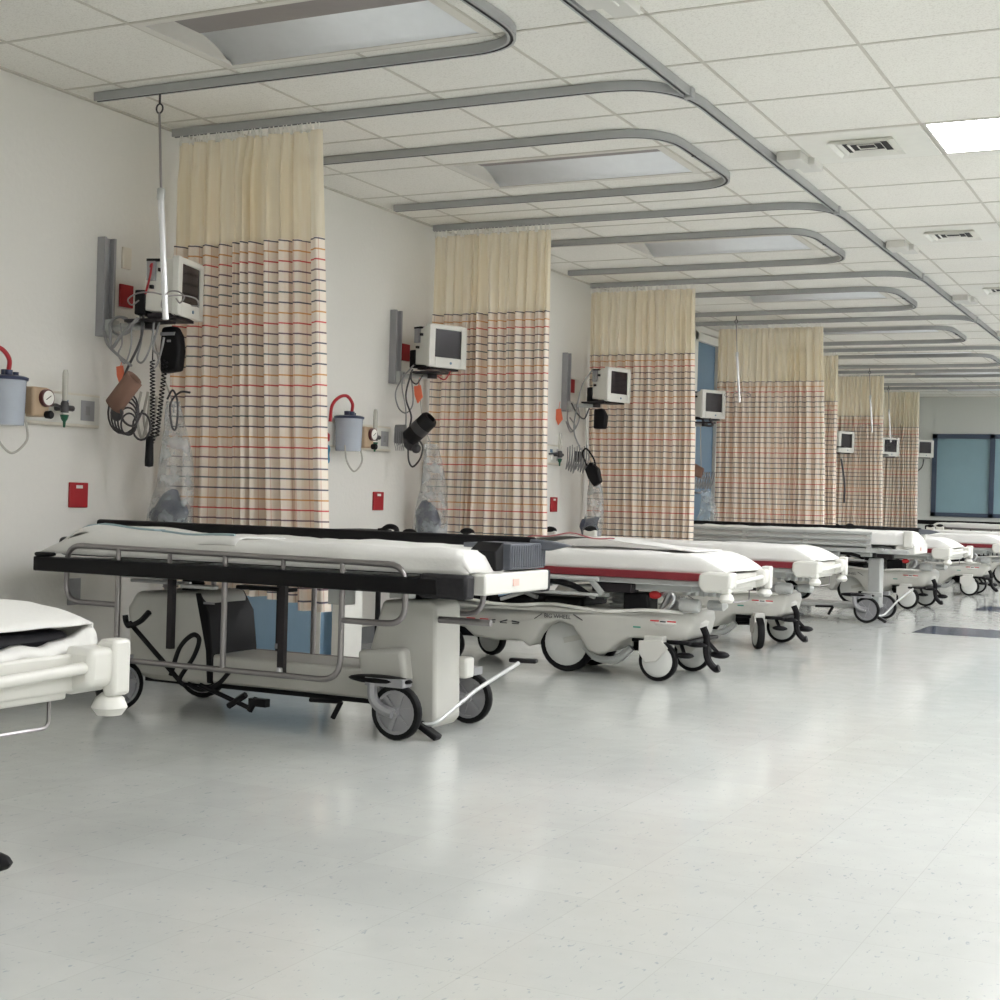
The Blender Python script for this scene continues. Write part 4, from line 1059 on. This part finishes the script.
# red holder and wrapped packets beside the canisters
for k, (yy, lab) in enumerate(((4.27, 'red plastic holder beside the canister at the left edge'), (6.87, 'red plastic holder between the nearest curtain and the second canister'))):
    r = thing('red_holder', lab, 'holder', (0, yy, 1.2), 0, 'red holders by the canisters')
    b = MB(); b.prism([(-.07, -.04), (-.07, .07), (.05, .05), (.09, .03), (.09, -.01), (.03, -.02)], .0, .07, 'x'); b.build('body', M['redplate'], r, bevel=.006)
    MB().box(0, .02, -.03, .0, .05, .12).build('clip', M['panelgrey'], r)
for k, (yy, zz, lab) in enumerate(((4.40, 1.40, 'clear wrapped packet with blue print on the wall above the left-edge canister'), (6.92, 1.44, 'clear wrapped packet with blue print on the wall right of the nearest curtain'))):
    r = thing('wrapped_packet', lab, 'packet', (0, yy, zz), 0, 'wrapped packets on the wall')
    vs = [(.012 + .012*math.sin(i*1.3+j*.7), -.07+.14*i/6, -.09+.18*j/8) for i in range(7) for j in range(9)]
    MB().add(vs, [(i*9+j, (i+1)*9+j, (i+1)*9+j+1, i*9+j+1) for i in range(6) for j in range(8)]).build('wrapper', M['white_print'], r, solid=.002, flat_angle=90)
    b = MB(); b.obox((.026, .02, -.04), (.004, .03, .07), Matrix.Rotation(.6, 3, 'X')); b.obox((.026, -.01, .06), (.004, .05, .02), Matrix.Rotation(-.3, 3, 'X')); b.build('blue_print', M['cyan'], r)
r = MB(); r.tube([(.06 + .01*math.sin(3*a), 6.90 + .062*math.sin(a), 1.115 + .05*math.cos(a)) for a in [2*PI*j/20 for j in range(20)]], .014, 8, closed=True)
tag(r.build('tubing_coil', M['cyan']), 'blue coil of tubing on the wall at the right edge of the nearest curtain', 'coil')

# cables under the monitors --------------------------------------------------
def cord(name, pts, r_, m, lab, cat='cable', group=None, n=6, sm=6):
    b = MB(); b.tube(spline(pts, sm), r_, n); return tag(b.build(name, m), lab, cat, group)
def helix(a, b, R, turns, r_):
    a = Vector(a); b = Vector(b); d = b-a; q = d.to_track_quat('Z', 'Y').to_matrix(); out = []
    N = int(turns*8)
    for i in range(N+1):
        t = i/N; w_ = 2*PI*turns*t; out.append(a + d*t + q @ Vector((R*math.cos(w_), R*math.sin(w_), 0)))
    return out
def bag(name, x, y, z0, z1, wt, wb, lab, seed, content=True):
    r = thing(name, lab, 'plastic bag', (x, y, z0), 0, 'clear plastic bags hanging under the monitors')
    b = MB(); vs = []; nz, na = 18, 20; h_ = z1-z0
    for i in range(nz+1):
        t = i/nz; w_ = wb + (wt-wb)*t**1.4
        for j in range(na):
            a = 2*PI*j/na; f_ = 1 + .16*noise.noise(Vector((math.cos(a)*2+seed, math.sin(a)*2, t*4)))
            vs.append((w_*.5*math.cos(a)*f_ + .03*math.sin(t*3), w_*.34*math.sin(a)*f_, h_*t))
    b.add(vs, [(i*na+j, i*na+(j+1) % na, (i+1)*na+(j+1) % na, (i+1)*na+j) for i in range(nz) for j in range(na)])
    b.build('wrapper', M['bag'], r, flat_angle=60)
    MB().tube([(0, 0, h_), (-.03, -.06, h_+.16), (-.03, -.12, 1.62-z0)], .004, 6).build('tie', M['tube'], r)
    if content:
        c = MB(); c.ball((.0, 0, h_*.10), .1, wb*4.0, wb*2.2, h_*2.0, 20)
        c.v = [tuple(Vector(p_) * (1 + .0*seed) + Vector((.05*noise.noise(Vector(p_)*9+Vector((seed, 0, 0))), 0, .10*noise.noise(Vector(p_)*11+Vector((0, seed, 0)))))) for p_ in c.v]; c.build('folded_mask', mat('slate_blue_vinyl', (62, 66, 84), .35, var=.3), r)
    return r
# bay 1
cord('monitor_cable', [(.30, 5.12, 1.86), (.277, 5.11, 1.70), (.262, 5.11, 1.56), (.20, 5.1, 1.43), (.157, 5.1, 1.33), (.153, 5.1, 1.25)], .006, M['cabledark'], 'dark cable dropping from the nearest monitor to the coiled lead', group='cables of the nearest monitor')
cord('monitor_cable', [(.224, 5.14, 1.72), (.24, 5.14, 1.57), (.219, 5.14, 1.477), (.254, 5.14, 1.463), (.297, 5.14, 1.543), (.311, 5.14, 1.66)], .005, M['cable'], 'grey cable in a narrow loop under the nearest monitor', group='cables of the nearest monitor')
cord('monitor_cable', [(.06, 5.13, 1.60), (.10, 5.12, 1.66), (.17, 5.12, 1.655), (.19, 5.12, 1.60), (.12, 5.12, 1.585), (.07, 5.12, 1.63), (.13, 5.12, 1.665), (.21, 5.12, 1.62)], .006, M['cable'], 'grey cable wound around the arm of the nearest monitor', group='cables of the nearest monitor')
cord('monitor_cable', [(.06, 5.10, 1.60), (.09, 5.09, 1.54), (.15, 5.09, 1.49), (.23, 5.09, 1.44)], .007, M['cable'], 'grey cable slanting down below the nearest wall channel', group='cables of the nearest monitor')
cord('monitor_cable', [(.11, 5.08, 1.62), (.13, 5.07, 1.52), (.19, 5.07, 1.58), (.27, 5.08, 1.65)], .008, M['cable'], 'thick grey cable bent in a V under the arm of the nearest monitor', group='cables of the nearest monitor')
cord('monitor_cable', [(.17, 5.08, 1.63), (.19, 5.07, 1.54), (.17, 5.07, 1.49), (.21, 5.07, 1.45), (.24, 5.07, 1.52), (.235, 5.08, 1.62)], .004, M['cable'], 'thin grey cable loop left of the narrow loop, nearest monitor', group='cables of the nearest monitor')
cord('monitor_cable', [(.33, 5.16, 1.66), (.30, 5.15, 1.53), (.34, 5.15, 1.50), (.36, 5.15, 1.57), (.33, 5.15, 1.46), (.29, 5.15, 1.42)], .005, M['cable'], 'pale cable crossing the black pouch under the nearest monitor', group='cables of the nearest monitor')
cord('monitor_lead', [(.30, 5.10, 1.85), (.33, 5.09, 1.89), (.32, 5.09, 1.83), (.29, 5.10, 1.76)], .005, M['redhose'], 'short red lead at the side of the nearest monitor')
b = MB()
for q in range(5):
    R = .088-.011*q
    b.tube([(.165+.017*q + R*math.cos(a), 5.12-.01*q, 1.235-.014*q + R*1.1*math.sin(a)) for a in [2*PI*j/20 for j in range(20)]], .0045, 6, closed=True)
b.tube([(.28 + .05*math.cos(a), 5.11, 1.17 + .06*math.sin(a)) for a in [2*PI*j/16 for j in range(16)]], .005, 6, closed=True)
tag(b.build('coiled_lead', M['cabledark']), 'dark lead coiled in loops below the orange tag', 'cable')
r = thing('blood_pressure_cuff', 'brown blood pressure cuff hanging under the nearest monitor', 'cuff', (.235, 5.04, 1.32), 0, 'blood pressure cuffs')
b = MB(); rot = Matrix.Rotation(.75, 3, 'Y')
prof = [Vector((.035*math.cos(a)*(1+.25*a/6), .024*math.sin(a)*(1+.2*a/6), 0)) for a in [6.6*j/26 for j in range(27)]]
vs = []
for p in prof:
    for h_ in (-.085, -.03, .03, .085): vs.append(rot @ Vector((p.x, p.y, h_)))
b.add(vs, [(i*4+j, (i+1)*4+j, (i+1)*4+j+1, i*4+j+1) for i in range(26) for j in range(3)])
b.build('cuff_band', M['brown'], r, solid=.010, flat_angle=60)
b = MB(); b.ball((-.08, .05, -.09), .035, 1, .6, 1.1, 12); b.build('bulb', M['cabledark'], r)
b = MB(); b.tube(spline([(-.02, 0, -.06), (.02, -.02, -.13), (.08, -.02, -.15), (.11, 0, -.08)]), .005, 6); b.build('hose', M['cabledark'], r)
r = thing('coiled_cable', 'black coiled cable with a long black plug hanging below the nearest monitor', 'cable', (0, 0, 0))
b = MB(); b.tube([(.30, 5.15, 1.60), (.298, 5.15, 1.47)] + helix((.298, 5.15, 1.47), (.312, 5.15, 1.10), .010, 24, .003), .0032, 5)
b.tube(helix((.365, 5.16, 1.47), (.325, 5.16, 1.13), .010, 20, .003), .0032, 5)
b.build('coil', M['dark'], r)
b = MB(); b.lathe([(.0, -.065), (.019, -.06), (.02, -.04), (.017, .06), (.01, .075)], (.295, 5.15, 1.055), 'z', 12); b.build('plug', M['dark'], r)
r = thing('equipment_pouch', 'black pouch hanging behind cables under the nearest monitor', 'pouch', (.315, 5.27, 1.42))
b = MB(); b.prism([(-.05, .0), (.045, .01), (.055, .10), (.045, .17), (.015, .215), (-.05, .21), (-.06, .1)], -.03, .03); b.build('body', M['dark'], r, bevel=.015, seg=3)
b = MB(); b.box(-.05, .03, -.033, .0, .17, .185); b.box(-.01, .01, -.034, -.03, .14, .15); b.build('strap', M['panelgrey'], r)
cord('hanging_tubing', [(.33, 5.22, 1.30), (.36, 5.22, 1.34), (.39, 5.22, 1.28), (.385, 5.22, 1.17), (.36, 5.22, 1.18), (.35, 5.22, 1.28), (.40, 5.22, 1.33), (.45, 5.23, 1.33)], .005, M['cabledark'], 'dark tubing loop against the left edge of the nearest curtain')
for i_, (xx, yy) in enumerate(((.23, 5.16), (.26, 5.17), (.285, 5.18))):
    cord('clear_tubing', [(xx, yy, 1.33), (xx-.02, yy, 1.22), (xx+.01, yy, 1.12), (xx+.04, yy, 1.2), (xx+.05, yy, 1.31)], .006, M['tube'], 'clear tubing bundle behind the coiled cord of the nearest bay', 'tubing', 'clear tubing behind the coiled cord')
def orange_tag(x, y, z, s_, lab):
    b = MB(); b.prism([(-.022*s_, .03*s_), (.012*s_, .035*s_), (.024*s_, -.02*s_), (.0, -.05*s_), (-.018*s_, -.01*s_)], -.004, .004); b.tube([(0, 0, .03*s_), (.01, 0, .07*s_)], .002, 5)
    o = tag(b.build('orange_tag', M['orange']), lab, 'tag', 'orange tags'); o.location = (x, y, z)
orange_tag(.142, 5.12, 1.41, 1.0, 'orange tag hanging above the coiled dark lead')
bag('plastic_bag', .245, 5.36, .70, 1.30, .07, .24, 'clear plastic bag with dark blue contents behind the steel-railed stretcher, left of the nearest curtain', 1.0)
# bay 2
G2 = 'cables of the second monitor'
cord('monitor_cable', [(.162, 7.72, 1.69), (.09, 7.71, 1.61), (.045, 7.71, 1.52), (.07, 7.71, 1.43), (.122, 7.71, 1.398), (.165, 7.71, 1.44), (.168, 7.71, 1.52), (.14, 7.72, 1.65)], .005, M['cable'], 'grey cable in a wide oval loop under the second monitor', group=G2)
cord('monitor_cable', [(.162, 7.70, 1.66), (.13, 7.69, 1.50), (.172, 7.69, 1.38), (.16, 7.7, 1.31), (.19, 7.69, 1.24)], .006, M['cabledark'], 'dark cable falling to the black camera-like pump under the second monitor', group=G2)
cord('monitor_cable', [(.13, 7.66, 1.64), (.12, 7.66, 1.55), (.15, 7.66, 1.42), (.15, 7.66, 1.30), (.11, 7.66, 1.28)], .005, M['cable'], 'grey cable to the small grey module, second monitor', group=G2)
cord('monitor_cable', [(.19, 7.66, 1.66), (.18, 7.66, 1.60), (.22, 7.66, 1.57), (.26, 7.66, 1.62)], .005, M['cabledark'], 'short dark cable hooked on the second monitor arm', group=G2)
cord('monitor_cable', [(.33, 7.72, 1.62), (.38, 7.72, 1.60), (.42, 7.72, 1.65)], .004, M['redhose'], 'thin red lead at the right of the second monitor arm', group=G2)
cord('monitor_cable', [(.173, 7.66, 1.20), (.18, 7.66, 1.11), (.21, 7.66, 1.07), (.26, 7.66, 1.12), (.275, 7.66, 1.19), (.24, 7.66, 1.24)], .006, M['cabledark'], 'dark lead looping below the black pump under the second monitor', group=G2)
r = thing('cable_module', 'small grey module with clipped leads under the second monitor', 'module', (.10, 7.68, 1.21))
MB().box(-.03, .045, -.015, .015, .0, .115).build('body', M['cable'], r, bevel=.008)
b = MB()
for q in range(5): b.tube([(-.022+.014*q, -.02, .10), (-.022+.014*q, -.024, .01), (-.01+.014*q, -.02, -.045), (.004+.01*q, -.02, .0)], .003, 5)
b.build('lead', M['panelgrey'], r)
r = thing('black_cuff', 'rolled black blood pressure cuff hanging under the second monitor', 'cuff', (.25, 7.66, 1.30), 0, 'blood pressure cuffs')
b = MB(); rot = Matrix.Rotation(.85, 3, 'Y'); b.lathe([(.0, -.1), (.045, -.1), (.055, -.09), (.055, .085), (.045, .1), (.03, .1), (.028, .07), (.0, .07)], (0,0,0), 'z', 18, rot); b.build('roll', M['dark'], r)
b = MB(); b.lathe([(.0565, -.02), (.0565, .03)], (0,0,0), 'z', 18, rot); b.build('grey_band', M['cabledark'], r)
b = MB(); b.ball((-.06, .01, -.09), .045, 1.1, .8, 1.0, 12); b.ball((-.02, .0, -.12), .03, 1.1, .8, 1.0, 10); b.build('bulb', M['cabledark'], r)
orange_tag(.21, 7.70, 1.52, 1.3, 'orange tag hanging from the second monitor arm')
bag('plastic_bag', .17, 7.94, .66, 1.22, .09, .23, 'clear plastic bag with blue contents under the second monitor', 4.0)
# bay 3
G3 = 'cables of the third monitor'
for q, (pts, m_) in enumerate((([(.063, 10.31, 1.66), (.05, 10.3, 1.52), (.10, 10.3, 1.43), (.15, 10.3, 1.52), (.13, 10.3, 1.64)], M['cable']),
                            ([(.274, 10.24, 1.89), (.20, 10.23, 1.78), (.158, 10.23, 1.6), (.14, 10.23, 1.42), (.20, 10.23, 1.28)], M['cable']),
                            ([(.09, 10.28, 1.64), (.14, 10.28, 1.56), (.20, 10.28, 1.52), (.24, 10.28, 1.6)], M['cabledark']),
                            ([(.04, 10.30, 1.50), (.08, 10.3, 1.42), (.12, 10.3, 1.46), (.07, 10.3, 1.53)], M['cable']))):
    cord('monitor_cable', pts, .006, m_, ['grey cable loop left of the third monitor', 'pale cable curving over the side of the third monitor', 'dark cable tucked under the third monitor', 'small cable loop by the orange tag, third monitor'][q], group=G3)
orange_tag(.02, 10.2, 1.54, 1.5, 'orange tag right of the second curtain')
r = thing('lead_bundle', 'bundle of grey leads hanging under the third monitor', 'cable', (.13, 10.30, 1.15))
b = MB()
for q in range(9): x_ = -.07+.02*q; b.tube(spline([(x_, .0, .15+.01*(q % 3)), (x_+.01, -.02, .06), (x_+.0, -.02, -.02-.01*(q % 4)), (x_+.02, -.01, .05), (x_+.02, .0, .13)], 4), .005, 5)
b.build('lead', M['cable'], r); MB().box(-.01, .04, -.01, .02, .04, .12).build('module', M['cabledark'], r, bevel=.006)
r = thing('black_cuff', 'black blood pressure cuff hanging in front of the third curtain', 'cuff', (.285, 10.28, 1.10), 0, 'blood pressure cuffs')
b = MB(); b.prism([(-.06, .03), (-.02, .09), (.05, .04), (.075, -.06), (.02, -.10), (-.03, -.04)], -.03, .03); b.build('roll', M['dark'], r, bevel=.012, seg=2)
b = MB(); b.tube(spline([(-.05, 0, .06), (-.09, 0, .15), (-.06, 0, .19), (.0, 0, .12), (.02, 0, .06)]), .007, 6); b.build('hose', M['dark'], r)
r = thing('equipment_pouch', 'black pouch behind white leads beneath the third monitor', 'pouch', (.27, 10.44, 1.45))
b = MB(); b.prism([(-.05, .0), (.045, .0), (.055, .10), (.02, .16), (-.05, .15)], -.03, .03); b.build('body', M['dark'], r, bevel=.012, seg=2)
bag('plastic_bag', .19, 10.5, .62, 1.13, .08, .17, 'clear plastic bag under the third monitor, left of the third curtain', 7.0)
# bay 4
r = thing('blood_pressure_cuff', 'brown blood pressure cuff in front of the blue door', 'cuff', (.23, 12.9, 1.19), 0, 'blood pressure cuffs')
b = MB(); b.prism([(-.05, -.04), (-.04, .08), (.06, .03), (.04, -.06)], -.025, .025); b.build('cuff_band', M['brown'], r, bevel=.01, seg=2)
r = thing('lead_bundle', 'bundle of grey leads below the brown cuff by the blue door', 'cable', (.30, 12.9, 1.06))
b = MB()
for q in range(7): x_ = -.09+.024*q; b.tube(spline([(x_-.02, .0, .12), (x_+.01, -.02, .04), (x_+.0, -.02, -.03), (x_+.03, -.01, .05), (x_+.04, .0, .13)], 4), .006, 5)
b.build('lead', M['cable'], r)
bag('plastic_bag', .28, 13.0, .68, 1.02, .10, .20, 'clear plastic bag in front of the blue door', 11.0, False)
cord('monitor_cable', [(.33, 18.05, 1.5), (.38, 18.05, 1.2), (.383, 18.05, .95)], .012, M['cabledark'], 'dark cord hanging below the monitor by the sixth curtain')
cord('monitor_cable', [(.50, 22.6, 1.66), (.48, 22.6, 1.55), (.42, 22.6, 1.48)], .01, M['cabledark'], 'dark cable curling below the farthest monitor')
cord('monitor_cable', [(.26, 12.9, 1.68), (.30, 12.88, 1.62), (.36, 12.9, 1.62), (.33, 12.9, 1.68)], .012, M['cabledark'], 'dark cable knot under the monitor by the blue door')

# hanging intravenous poles -------------------------------------------------
def iv_pole():
    r = thing('intravenous_pole', '', 'IV pole', group='hanging intravenous poles')
    b = MB(); b.tube([(0, 0, 0), (0, 0, -.045)], .005, 6); b.tube([(.017*math.sin(a), 0, -.062 + .02*math.cos(a)) for a in [2*PI*j/14 for j in range(14)]], .004, 6, closed=True); b.build('ceiling_hook', M['cabledark'], r)
    b = MB(); b.tube([(0, 0, -.08), (.02, 0, -.41)], .0055, 8); b.build('thin_rod', M['steel'], r)
    b = MB(); b.lathe([(.016, 0), (.018, .01), (.018, .045), (.014, .05)], (.02, 0, -.455), 'z', 14); b.build('lock_collar', M['frame_grey'], r)
    b = MB(); b.tube([(.02, 0, -.44), (.065, 0, -.97)], .0135, 12); b.build('shaft', M['polished'], r)
    b = MB()
    for s_ in (-1, 1):
        x = .058; b.tube(spline([(x, 0, -.865), (x + s_*.05, -.03, -.855), (x+s_*.11, -.05, -.86), (x + s_*.15, -.06, -.885), (x+s_*.13, -.06, -.91), (x+s_*.10, -.05, -.89)]), .0035, 6)
        b.tube(spline([(x, 0, -.868), (x + s_*.04, .05, -.86), (x+s_*.09, .09, -.87), (x + s_*.10, .1, -.90), (x+s_*.07, .09, -.90)]), .0035, 6)
    b.build('bag_hook', M['steel'], r)
    return r
ip = iv_pole(); ip.location = (.475, UY, H-.04); ip['label'] = 'white intravenous pole hanging from the ceiling in front of the nearest monitor'
for q_ in [dup(ip, (.63, 12.67, H-.04), 0, 'white intravenous pole hanging in front of the fourth curtain'),
    dup(ip, (.70, 17.82, H-.04), 0, 'white intravenous pole hanging in front of the sixth curtain'),
    dup(ip, (.40, 20.39, H-.04), 0, 'white intravenous pole hanging at the left edge of the seventh curtain')]:
    q_.scale = (.8, .8, .8)

# furniture glimpsed under the first stretcher -------------------------------
r = thing('bedside_cabinet', 'blue panelled cabinet with white edge seen beneath the steel-railed stretcher', 'cabinet', (.12, 5.95, 0))
b = MB(); b.box(.0, .58, 0, .35, .06, .40); b.build('body', M['bluevinyl'], r, bevel=.01)
b = MB(); b.box(.56, .585, -.006, .0, .05, .40); b.box(.0, .585, -.006, 0, .385, .40); b.box(-.0, .59, -.004, .36, .40, .415); b.build('trim', M['white_enamel'], r)
for x_ in (.04, .54):
    MB().lathe([(.02, 0), (.025, .03), (.02, .06)], (x_, .05, 0), 'z', 12).build('foot', M['dark'], r)
    MB().lathe([(.02, 0), (.025, .03), (.02, .06)], (x_, .3, 0), 'z', 12).build('foot', M['dark'], r)
r = thing('step_stand', 'white stand with a flat black top behind the steel-railed stretcher', 'stand', (.795, 5.98, 0))
MB().box(-.035, .035, -.02, .15, .02, .70).build('column', M['white_enamel'], r, bevel=.006)
MB().box(-.07, .12, -.03, .27, .70, .725).build('top', M['dark'], r, bevel=.006)
MB().box(-.08, .09, -.04, .28, 0, .02).build('base', M['white_enamel'], r, bevel=.004)
# black hooks peeking over the beds
for (x, y, z, lab) in ((1.04, 6.0, .70, 'black hooked stand top rising behind the steel-railed stretcher'),):
    r = MB(); r.lathe([(.12, 0), (.12, .012), (.02, .02)], (-.045, 0, -z), 'z', 16); r.tube(spline([(-.045, 0, -z+.01), (-.045, 0, -.03), (-.035, 0, .02), (.0, 0, .045), (.04, 0, .04), (.05, 0, .015)]), .013, 8)
    o = tag(r.build('hooked_stand', M['dark']), lab, 'stand'); o.location = (x, y, z)

# ------------------------------------------------------------------ camera, light, view
cam = bpy.data.cameras.new('camera'); co = bpy.data.objects.new('camera', cam); C.objects.link(co); sc.camera = co
F = 1460.355; cam.sensor_width = 36; cam.sensor_fit = 'HORIZONTAL'; cam.lens = 36*F/1000; cam.clip_end = 100
yaw, pitch, roll = .4618, -.0018, .0283
fw = Vector((-math.sin(yaw)*math.cos(pitch), math.cos(yaw)*math.cos(pitch), math.sin(pitch)))
ri = Vector((math.cos(yaw), math.sin(yaw), 0)); upv = ri.cross(fw).normalized()
r2 = ri*math.cos(roll) + upv*math.sin(roll); u2 = -ri*math.sin(roll) + upv*math.cos(roll)
mx = Matrix(((r2.x, u2.x, -fw.x, 4.617), (r2.y, u2.y, -fw.y, 0), (r2.z, u2.z, -fw.z, .9), (0, 0, 0, 1)))
co.matrix_world = mx
wd = bpy.data.worlds.new('world'); sc.world = wd; wd.use_nodes = True
wd.node_tree.nodes['Background'].inputs[0].default_value = (.8, .85, .9, 1); wd.node_tree.nodes['Background'].inputs[1].default_value = .3
sc.view_settings.view_transform = 'Standard'; sc.view_settings.look = 'None'; sc.view_settings.gamma = 1; sc.view_settings.use_curve_mapping = False
sc.view_settings.exposure = 1.52
sc.cycles.max_bounces = 10; sc.cycles.diffuse_bounces = 6; sc.cycles.transparent_max_bounces = 16
sc.cycles.use_denoising = True
